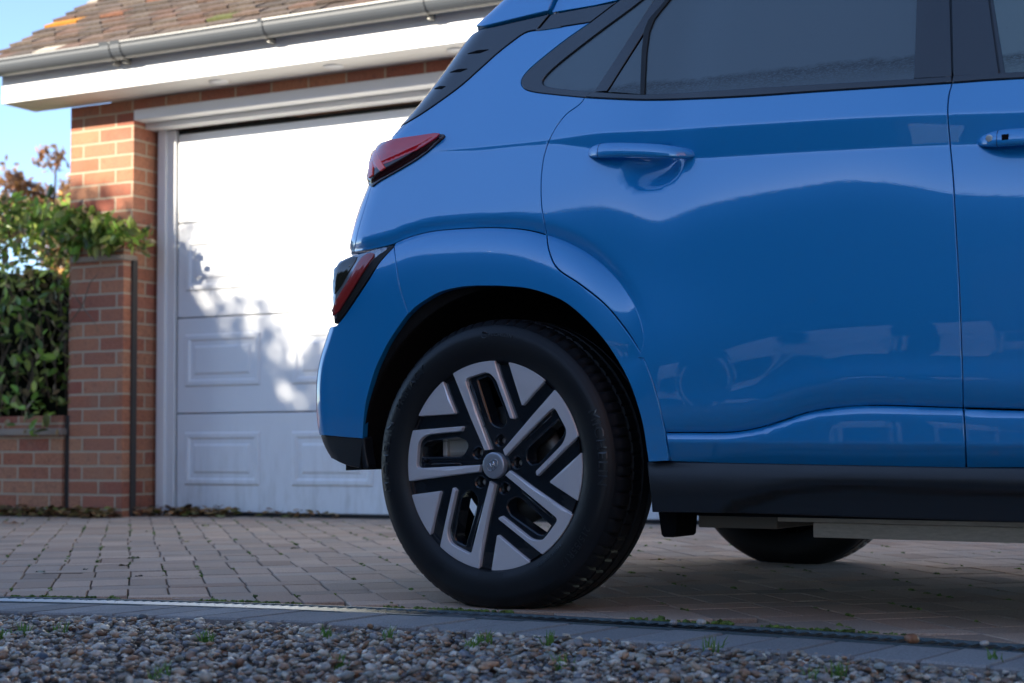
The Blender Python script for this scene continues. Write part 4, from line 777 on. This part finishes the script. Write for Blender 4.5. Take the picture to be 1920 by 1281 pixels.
spo = panel('roof_spoiler', U, join(sb, C(U, [(1031, 24), (1046, -10), (1052, -25)], 2), rear_edge(U, C(U, [(1052, -25)], 1)[0][1], sb[0][1]+.002, 1.3, 8)), PAINT, car, off=-.010, res=.014, lip=.02, rnd=.003)
panel('roof_edge', U, join(C(U, [(1034, 24), (1160, 0), (1208, -35)], 3), roof_line, [(2.0, 1.43), (1.6, 1.545), (1.2, 1.57), (.6, 1.57)], C(U, [(1056, -26), (1049, -9)], 2)), PAINT, car, res=.02)

# lamps
tl_px = [(693, 346), (691, 325), (693, 300), (699, 287), (715, 273), (745, 263), (785, 257), (833, 254), (818, 272), (785, 298), (745, 322), (715, 339), (700, 350)]
tl = panel('tail_lamp', U, C(U, tl_px, 4), DRED, car, off=-.004, res=.0035, gap=0, bulge=(.02, .010), lip=.03)
panel('red_lens', U, C(U, [(709, 321), (704, 290), (720, 276), (750, 266), (790, 260), (829, 256), (800, 278), (760, 298), (722, 314)], 3), RED, tl, off=-.0145, res=.0035, gap=0, bulge=(.012, .003), lip=.004)
for P_ in ([(702, 338), (706, 290), (711, 287), (711, 306), (708, 334)], [(712, 290), (717, 288), (729, 320), (722, 326)]):
    panel('light_guide', U, C(U, P_, 1), REDB, tl, off=-.0178, res=.003, gap=0, bulge=(.004, .002), lip=.004)
ll_px = [(628, 606), (627, 575), (630, 520), (634, 500), (650, 487), (680, 478), (715, 469), (739, 462), (715, 488), (690, 524), (660, 569), (640, 597)]
LWp = C(W, ll_px, 4); ll = panel('lower_lamp_cluster', W, LWp, SEAL, car, off=-.002, res=.004, gap=.001, bulge=(.012, .005), lip=.03)
panel('lamp_bezel', W, C(W, [(629, 590), (631, 520), (636, 502), (652, 488), (690, 477), (728, 468), (706, 488), (680, 520), (650, 565), (632, 598)], 4), LGREY, ll, off=-.0065, res=.006, gap=0, bulge=(.010, .004), lip=.006)
panel('clear_lens', W, C(W, [(635, 552), (634, 520), (639, 504), (655, 493), (674, 488), (660, 512), (645, 538)], 3), SMOKE, ll, off=-.0128, res=.004, gap=0, bulge=(.008, .002), lip=.004)
panel('red_lens', W, C(W, [(631, 592), (636, 566), (660, 527), (684, 488), (706, 482), (688, 508), (660, 552), (640, 584)], 3), REDG, ll, off=-.0128, res=.004, gap=0, bulge=(.008, .002), lip=.004)

# handles
def handle(parent, a, b_, key=False):
    (s0, za), (s1, zb) = a, b_; n = 40; m = 14; V, Fc = [], []
    for i in range(n+1):
        t = i/n; x = s0+(s1-s0)*(.5-.5*math.cos(math.pi*t)); tt = (x-s0)/(s1-s0); zc = za+(zb-za)*tt+.004*math.sin(math.pi*tt); e = max(1-abs(2*tt-1)**5, 0)**.5; base = float(yU0(.1, zc)*0+np.interp(tt, [0, 1], [U.at([s0], [za])[0, 1], U.at([s1], [zb])[0, 1]])); 
        yc = base+.004-.034*max(1-abs(2*tt-1)**4, 0); hz = .0165*e*np.interp(tt, [0, .2, 1], [1, 1.08, .92]); hy = .012*e
        for j in range(m):
            q = 2*math.pi*j/m; cy, cz = math.cos(q), math.sin(q); sy = math.copysign(abs(cy)**.75, cy); sz2 = math.copysign(abs(cz)**.8, cz)
            yy = -sy*hy + (.30*hz*sz2); V.append((x, yc+yy, zc+sz2*hz))
    for i in range(n):
        for j in range(m): Fc.append((i*m+j, i*m+(j+1) % m, (i+1)*m+(j+1) % m, (i+1)*m+j))
    h = mesh('door_handle', V, Fc, PAINT, parent, True); bm = bmesh.new(); bm.from_mesh(h.data); bmesh.ops.remove_doubles(bm, verts=bm.verts[:], dist=1e-5); bmesh.ops.recalc_face_normals(bm, faces=bm.faces[:]); bm.to_mesh(h.data); bm.free()
    # seam of the end cap
    i = 11; ring = [Vector(V[i*m+j]) for j in range(m)]; c_ = sum(ring, Vector())/m; bq = MB(); bq.tube([c_+(p-c_)*1.006 for p in ring]+[c_+(ring[0]-c_)*1.006], .0006, 4, False); bq.build('handle_seam', SEAL, h)
    if key:
        p = Vector(V[9*m]); bq = MB(); bq.tube([p+Vector((0, .004, .001)), p+Vector((0, -.0028, .001)), p+Vector((0, -.003, .001))], [.0066, .0066, .0050], 18); bq.build('key_cylinder', KEYM, h)
        p = Vector(V[13*m]); bq = MB(); bq.box(p.x-.007, p.x+.006, p.y-.0016, p.y+.004, p.z-.006, p.z+.005, .0004); bq.build('touch_sensor', VOID, h)
    return h
ha = U.inv([(1101, 287)])[0]; hb_ = U.inv([(1303, 291)])[0]; handle(rdoor, ha, hb_)
hc = U.inv([(1831, 267)])[0]; handle(fdoor, hc, (hc[0]+hb_[0]-ha[0], hc[1]-.018), True)

# mirror everything built so far to the far side of the car
WID = 1.785
def mirror(o, parent):
    c = o.copy(); COL.objects.link(c); c.parent = parent
    if parent is car: c.scale = (1, -1, 1); c.location = (0, WID, 0)
    for ch in [k for k in o.children]: mirror(ch, c)
    return c
for o in [k for k in car.children]: mirror(o, car)
# body shell between the sides
def loft(name, rows, m, smooth=True):
    n = len(rows[0]); V = [p for r in rows for p in r]; b = MB(); b.add(V, [(i*n+j, i*n+j+1, (i+1)*n+j+1, (i+1)*n+j) for i in range(len(rows)-1) for j in range(n-1)]); return b.build(name, m, car, smooth)
rows = []
for z in np.linspace(crest[0][1], finT[0][1]-.01, 14):
    p = U.at([send(U, z, 1.50)[0]], [z])[0]; rows.append([(p[0]+.02-.05*math.sin(math.pi*t), p[1]+(WID-2*p[1])*t, z) for t in np.linspace(0, 1, 9)])
loft('tailgate_skin', rows, PAINT)
rows = []
for z in np.linspace(bb[-1][1], zl_, 6):
    p = W.at([send(W, z, 1.28)[0]], [z])[0]; rows.append([(p[0]+.004-.02*math.sin(math.pi*t), p[1]+(WID-2*p[1])*t, z) for t in np.linspace(0, 1, 9)])
loft('bumper_skin', rows, PAINT)
ze = C(U, [(1052, -25)], 1)[0]; se = send(U, ze[1], 1.3)[0]
rl = [U.at([s_], [z_])[0] for s_, z_ in [(se, ze[1]), (se*.75+ze[0]*.25, ze[1]+.004), (se*.4+ze[0]*.6, ze[1]+.010), (ze[0], ze[1]+.012), (.3, 1.562), (.6, 1.572), (1.2, 1.572), (1.6, 1.547), (2.0, 1.432), (2.5, 1.10), (2.9, .95), (3.3, .80), (3.3, .30)]]
loft('roof_and_bonnet', [[(p[0], p[1]+(WID-2*p[1])*t, p[2]+.05*math.sin(math.pi*t)*(i < 9)) for t in np.linspace(0, 1, 11)] for i, p in enumerate(rl)], PAINT)
# underbody, inner wheel housings
b = MB(); b.box(.47, 2.12, .075, WID-.075, .215, .34); b.box(-.40, .47, .36, WID-.36, .26, .60); b.box(-.62, -.40, .45, WID-.45, .36, .60); b.box(.47, 2.0, .14, WID-.14, .34, 1.0); b.box(-.42, .47, .40, WID-.40, .6, 1.05); b.build('underbody', VOID, car)
b = MB(); b.prism([(.338, .25), (.392, .25), (.384, .168), (.378, .163), (.356, .163), (.350, .168)], lambda u, v: (u, .14, v), lambda u, v: (u, .24, v)); b.box(.36, .47, .12, .45, .222, .245); b.build('jacking_bracket', VOID, car)
bt = MB(); bt.box(.600, 2.2, .20, WID-.20, .200, .228, .002); bt.box(.675, 2.2, .215, WID-.215, .167, .1985, .002); bt.build('battery_pack', BATT, car)
b = MB(); b.box(.40, .590, .22, WID-.22, .182, .214, .003); b.build('rear_shield', mat('dark_shield', (.16, .14, .115), .7), car)
def lathe(name, prof, m, parent, n=64, close=False, smooth=True, a0=0, a1=2*math.pi):
    V, Fc = [], []; k = len(prof); full = abs(a1-a0-2*math.pi) < 1e-6; nn2 = n if full else n+1
    for i in range(nn2):
        a_ = a0+(a1-a0)*i/n
        for (y, r_) in prof: V.append((r_*math.cos(a_), y, r_*math.sin(a_)))
    for i in range(n):
        for j in range(k-1): i2 = (i+1) % nn2; Fc.append((i*k+j, i*k+j+1, i2*k+j+1, i2*k+j))
    b = MB(); b.add(V, Fc); return b.build(name, m, parent, smooth)
LIN = mat('arch_liner', (.011, .010, .010), .95, spec=.15); g = NG(LIN); g.bump(g.noise(g.coord(), 120, 5, .8).outputs[0], 1., .006)
for x_ in (0, 2.60):
    for sy in (1, -1):
        o = lathe('wheel_arch_liner', [(.09, .50), (.035, .408), (.05, .409), (.20, .41), (.42, .41), (.43, .30), (.43, .0)], LIN, car, 48, a0=-.02, a1=math.pi+.03); o.location = (x_, 0 if sy > 0 else WID, ZC); o.scale = (1, sy, 1)
# wheel ------------------------------------------------------------
wh = mesh('wheel', [], [], DARKALLOY, car); wh.location = (-.012, -.002, ZC)
TR = .3365; prof = [(.030, .226), (.020, .232), (.012, .240), (.004, .256), (.0, .275), (.0005, .292), (.0035, .3035), (.0055, .3055), (.0075, .3095), (.014, .3175), (.0165, .3195), (.0195, .3205), (.027, .3275), (.036, .3325), (.048, .3345), (.0565, .3350), (.0575, .3285), (.0665, .3285), (.0675, .3355), (.098, TR), (.099, .3295), (.109, .3295), (.110, TR), (.140, .3355), (.141, .3285), (.150, .3285), (.151, .3350), (.170, .3335), (.185, .326), (.200, .306), (.205, .28), (.20, .25), (.18, .226)]
NS = 432; V, Fc = [], []; k = len(prof); rnd_ = [rng.choice([5, 6, 7]) for _ in range(200)]; slot = np.zeros(NS, bool); p_ = 0
for r_ in rnd_:
    if p_ < NS: slot[p_] = True
    p_ += r_
for i in range(NS):
    a_ = 2*math.pi*i/NS
    for j, (y, r_) in enumerate(prof):
        rr_ = r_; jj = i
        if slot[i] and 11 <= j <= 15: rr_ -= [.0015, .004, .0065, .0065, .0065][j-11]
        if slot[(i+2) % NS] and j in (18, 19): rr_ -= .004
        z = rr_*math.sin(a_); x = rr_*math.cos(a_); lb = max(0., -math.sin(a_)-.88)/.12; y = y-(.007*lb if 1 < j < 12 else 0)
        if z < -ZC+.001: z = -ZC+.001
        V.append((x, y, z))
for i in range(NS):
    for j in range(k-1): i2 = (i+1) % NS; Fc.append((i*k+j, i*k+j+1, i2*k+j+1, i2*k+j))
b = MB(); b.add(V, Fc); tyre = b.build('tyre', RUB, wh, True)
bm = bmesh.new(); bm.from_mesh(tyre.data)
for e in bm.edges:
    if len(e.link_faces) == 2 and e.calc_face_angle(0) > .6: e.smooth = False
bm.to_mesh(tyre.data); bm.free()
# raised sidewall lettering
RT = mat('tyre_lettering', (.014, .018, .023), .32, spec=.6)
def side_text(txt, rad, deg, size, up=True, name='tyre_lettering', y0=-.0008, sx=1.):
    cu = D.curves.new(name, 'FONT'); cu.body = txt; cu.size = size; cu.extrude = .0006; cu.align_x = 'CENTER'; cu.space_character = 1.1; to = D.objects.new(name, cu); COL.objects.link(to)
    bpy.context.view_layer.update(); me = D.meshes.new_from_object(to.evaluated_get(bpy.context.evaluated_depsgraph_get())); D.objects.remove(to)
    V = [v.co[:] for v in me.vertices]; Fc = [tuple(p.vertices) for p in me.polygons]; D.meshes.remove(me); out = []; th0 = math.radians(deg)
    for (x, y, z) in V:
        x *= sx
        if up: th = th0-x/rad; r_ = rad+y
        else: th = th0+x/rad; r_ = rad-y
        yy = float(np.interp(r_, [.232, .240, .256, .275, .292, .3035, .3095, .3175], [.020, .012, .004, 0, .0005, .0035, .0075, .014])); out.append((r_*math.cos(th), yy+y0-z, r_*math.sin(th)))
    return mesh(name, out, Fc, RT, tyre)
side_text('MICHELIN', .2855, 176, .030, sx=1.15); side_text('PRIMACY', .281, 141, .026, sx=1.05); side_text('MICHELIN', .293, 84, .011, sx=1.2)
side_text('MICHELIN', .2855, 8, .030, sx=1.15); side_text('215/55R17', .281, -38, .022); side_text('RADIAL TUBELESS', .250, -52, .009, y0=-.0006)
b = MB()   # small round emblem before the maker's name
ang = math.radians(92.5); cx, cz = .2965*math.cos(ang), .2965*math.sin(ang)
for a0, a1 in ((.3, 2.6), (3.3, 5.8)):
    pts = [(cx+.0075*math.cos(t_), .0012, cz+.0075*math.sin(t_)) for t_ in np.linspace(a0, a1, 12)]; b.tube(pts, [.0006+.0016*math.sin(math.pi*i/11) for i in range(12)], 6)
b.build('tyre_emblem', RT, tyre)
lathe('rim_barrel', [(.012, .2335), (.016, .2345), (.024, .2325), (.030, .222), (.045, .214), (.075, .205), (.17, .200), (.19, .222)], DARKALLOY, wh, 96)
# wheel face, one fifth turned five times
def PO(r_, d_, k=0): a_ = math.radians(d_-72*k); return (r_*math.cos(a_)/1000, r_*math.sin(a_)/1000)
def arc(r_, d0, d1, n=10): return [(r_, d0+(d1-d0)*i/n) for i in range(n+1)]
def fil(P, r_, n=5):
    P = [np.array(PO(*p)) for p in P]; out = []
    for i, p in enumerate(P):
        a, c = P[i-1], P[(i+1) % len(P)]; u, v = (a-p), (c-p); lu, lv = np.linalg.norm(u), np.linalg.norm(v); rr_ = r_[i] if isinstance(r_, list) else r_; rr_ = min(rr_, lu*.45, lv*.45)
        if rr_ < 1e-4: out.append(p); continue
        A, Cq = p+u/lu*rr_, p+v/lv*rr_
        for t in np.linspace(0, 1, n): out.append((1-t)**2*A+2*t*(1-t)*p+t*t*Cq)
    return out
def rot2(P, k): a_ = math.radians(-72*k); c, s = math.cos(a_), math.sin(a_); return [(p[0]*c-p[1]*s, p[0]*s+p[1]*c) for p in P]
def yface(r_): return float(np.interp(r_, [0, .04, .12, .20, .2335], [.020, .019, .012, .009, .011]))
def plate(name, polys, m, parent, y_off, depth, holes=(), bev=.0012, res=.012, smooth=False):
    outs = []
    for poly in polys:
        loops = [list(poly)]+[list(h) for h in holes]; pts, ed = [], []; sizes = []
        for L_ in loops:
            k = len(pts); n = len(L_); pts += [Vector(p) for p in L_]; ed += [(k+i, k+(i+1) % n) for i in range(n)]; sizes.append(n)
        q = np.array([tuple(p) for p in pts]); lo, hi = q.min(0), q.max(0); gx, gy = np.meshgrid(np.arange(lo[0], hi[0], res), np.arange(lo[1], hi[1], res)); P = np.c_[gx.ravel(), gy.ravel()]; P = P[inside(P, poly)]
        for h in holes: P = P[~inside(P, h)]
        if len(P): d_, _ = ndist(P[:, 0], P[:, 1], q); P = P[d_ > res*.4]; pts = pts+[Vector(p) for p in P]
        r = delaunay_2d_cdt(pts, ed, [], 2 if holes else 1, 1e-7); vs = [v[:] for v in r[0]]
        fs = []
        for f in r[2]:
            c_ = np.mean([vs[i] for i in f], 0)[None]
            if inside(c_, poly)[0] and not any(inside(c_, h)[0] for h in holes): fs.append(tuple(f))
        outs.append((vs, fs, q, sizes))
    b = MB(); NNs = []
    for vs, fs, q, sizes in outs:
        V = [(x, yface(math.hypot(x, z))+y_off, z) for x, z in vs]; b.add(V, fs); k0 = 0
        for li, n in enumerate(sizes):
            L_ = q[k0:k0+n]; k0 += n; ar = .5*np.sum(L_[:, 0]*np.roll(L_[:, 1], -1)-np.roll(L_[:, 0], -1)*L_[:, 1]); t = np.roll(L_, -1, 0)-np.roll(L_, 1, 0); t /= np.linalg.norm(t, axis=1, keepdims=True); on = np.c_[t[:, 1], -t[:, 0]]*(1 if ar > 0 else -1)*(1 if li == 0 else -1)
            Y0 = [yface(math.hypot(*p))+y_off for p in L_]; k = len(b.V)
            b.V += [(p[0], y, p[1]) for p, y in zip(L_, Y0)]; b.V += [(p[0]+o_[0]*bev, y+bev, p[1]+o_[1]*bev) for p, o_, y in zip(L_, on, Y0)]; b.V += [(p[0]+o_[0]*(bev+depth*.12), y+depth, p[1]+o_[1]*(bev+depth*.12)) for p, o_, y in zip(L_, on, Y0)]
            b.F += [(k+i+s*n, k+(i+1) % n+s*n, k+(i+1) % n+(s+1)*n, k+i+(s+1)*n) for s in (0, 1) for i in range(n)]
    o = b.build(name, m, parent, False); return o
J = [(43, 126)]+[(236, 116.8)]+arc(236, 116, 89, 10)+[(236, 88.2), (121, 61.6), (118, 65.5), (198, 86.5), (215, 93), (213, 110.5), (38, 109)]
Jr = [.0, .004]+[.0]*11+[.004, .002, .001, .02, .014, .014, .0]; Jf = fil(J, Jr)
Tr = fil([(236, 78.6)]+arc(236, 78, 54, 8)+[(236, 53.4), (158, 58.8)], [.003]+[0]*9+[.003, .003])
for k_ in range(5):
    plate('alloy_face', [rot2(Jf, k_)], ALLOY, wh, 0, .014); plate('alloy_insert', [rot2(Tr, k_)], ALLOY, wh, .0005, .012)
hole = fil([(203, 103.5), (207, 94.5), (196, 91), (120, 73.5), (97, 71), (84, 77.5), (90, 97)], [.006, .008, .010, .006, .010, .012, .014]); lug = [(PO(57.5, 78)[0]+.0150*math.cos(t), PO(57.5, 78)[1]+.0150*math.sin(t)) for t in np.linspace(0, 2*math.pi, 21)[:-1]]
# pocket floor sunk further behind the face: dark disc with windows and nut wells
hs = [rot2(hole, k_) for k_ in range(5)]+[rot2(lug, k_) for k_ in range(5)]; circ = [(.2325*math.cos(t), .2325*math.sin(t)) for t in np.linspace(0, 2*math.pi, 121)[:-1]]
bk = plate('spoke_disc', [circ], DARKALLOY, wh, .010, .034, holes=hs, bev=.003)
for k_ in range(5):
    # raised rims round the pockets and the paired ribs beside the long arm
    rb = MB()
    for (r0, d0, r1, d1) in ((199, 113.6, 74, 117.5), (190, 108.6, 97, 107.8)):
        for s_off in (-.0042, .0042):
            a, c = np.array(PO(r0, d0, k_)), np.array(PO(r1, d1, k_)); t = (c-a)/np.linalg.norm(c-a); nn3 = np.array([-t[1], t[0]])*s_off; P_ = [a+(c-a)*u+nn3 for u in (0, .5, 1)]
            rb.tube([(p[0], yface(math.hypot(*p))+.0085, p[1]) for p in P_], .0013, 6)
        a, c = np.array(PO(r0, d0, k_)), np.array(PO(r1, d1, k_)); 
        for E_, sg in ((a, -1), (c, 1)):
            t = (c-a)/np.linalg.norm(c-a); nn3 = np.array([-t[1], t[0]]); pts = [E_+nn3*.0042*math.cos(u)+t*sg*.0042*math.sin(u) for u in np.linspace(0, math.pi, 7)]; rb.tube([(p[0], yface(math.hypot(*p))+.0085, p[1]) for p in pts], .0013, 6)
    rb.build('spoke_rib', DARKALLOY, wh, True)
    c_ = PO(57.5, 78, k_); rg = MB(); rg.tube([(c_[0]+.0152*math.cos(t), yface(.0575)+.0098, c_[1]+.0152*math.sin(t)) for t in np.linspace(0, 2*math.pi, 25)], .0010, 6, False); rg.build('nut_well', DARKALLOY, wh, True)
    nb = MB(); x_, z_ = c_; 
    hexp = [(x_+.0085*math.cos(math.pi/3*i+.3), z_+.0085*math.sin(math.pi/3*i+.3)) for i in range(6)]; nb.prism(hexp, lambda u, v: (u, .055, v), lambda u, v: (x_+(u-x_)*.96, .050, z_+(v-z_)*.96)); nb.tube([(x_, .0500, z_), (x_, .0470, z_), (x_, .0445, z_), (x_, .0438, z_)], [.0072, .0070, .0048, .002], 16); nb.build('wheel_nut', NUT, wh)
    rr2 = fil([(h_[0], h_[1]) for h_ in [(203, 103.5), (207, 94.5), (196, 91), (120, 73.5), (97, 71), (84, 77.5), (90, 97)]], [.006, .008, .010, .006, .010, .012, .014]); rr2 = rot2(rr2, k_)+[rot2(rr2, k_)[0]]; eb = MB(); eb.tube([(p[0], yface(math.hypot(*p))+.0115, p[1]) for p in rr2], .0016, 6, False); eb.build('pocket_edge', DARKALLOY, wh, True)
hubc = lathe('hub_cap', [(.0145, .0), (.0145, .018), (.0150, .026), (.0162, .0292), (.0185, .0302), (.030, .0302)], HUBG, wh, 48)
b = MB(); sl_ = .42   # slanted letter emblem inside a tilted ellipse
el = [(.0165*math.cos(t), .0105*math.sin(t)) for t in np.linspace(0, 2*math.pi, 33)]; ca_, sa_ = math.cos(.70), math.sin(.70); R2 = lambda x, z: (x*ca_-z*sa_, x*sa_+z*ca_)
b.tube([(R2(*p)[0], .0136, R2(*p)[1]) for p in el], .0008, 6, False)
for A, B_ in (((-.0085, -.0062), (-.0015, .0085)), ((.0015, -.0085), (.0085, .0062)), ((-.0052, -.0008), (.0050, .0010))):
    P_ = [R2(A[0]*1., A[1]*1.), R2((A[0]+B_[0])/2, (A[1]+B_[1])/2), R2(*B_)]; b.tube([(p[0], .0134, p[1]) for p in P_], [.0016, .0011, .0016], 6)
b.build('hub_emblem', CHROME, hubc, True)
vs_ = MB(); vs_.tube([(PO(194, 178)[0], .020, PO(194, 178)[1]+.003), (PO(184, 177)[0], .010, PO(184, 177)[1]+.003)], .0042, 10); vs_.build('tyre_valve', RUB, wh, True)
# brake behind the wheel (part of the car, does not turn)
dk = lathe('brake_disc', [(.082, .0), (.082, .07), (.075, .072), (.075, .138), (.098, .138), (.098, .05)], mat('disc_iron', (.10, .10, .10), .45, .8), car, 64); dk.location = (0, 0, ZC)
cp = MB(); cp.box(-.180, -.100, .066, .125, .020, .075, .01); cp.box(-.176, -.100, .058, .085, .066, .078, .004); cp.box(-.112, -.098, .052, .09, .012, .075, .003); cp.box(-.182, -.168, .055, .09, .012, .07, .003); c_o = cp.build('brake_caliper', IRON, car); c_o.location = (0, 0, ZC)
# copies of the wheel
def copy_wheel(x, far):
    c = wh.copy(); COL.objects.link(c); c.location = (x+.014 if far else x-.012, WID-.01 if far else 0, ZC); c.scale = (1, -1 if far else 1, 1)
    for ch in wh.children:
        d_ = ch.copy(); COL.objects.link(d_); d_.parent = c
for x, far in ((0, True), (2.60, False), (2.60, True)): copy_wheel(x, far)
lb = [o for o in car.children if o.name.startswith('wheel')]
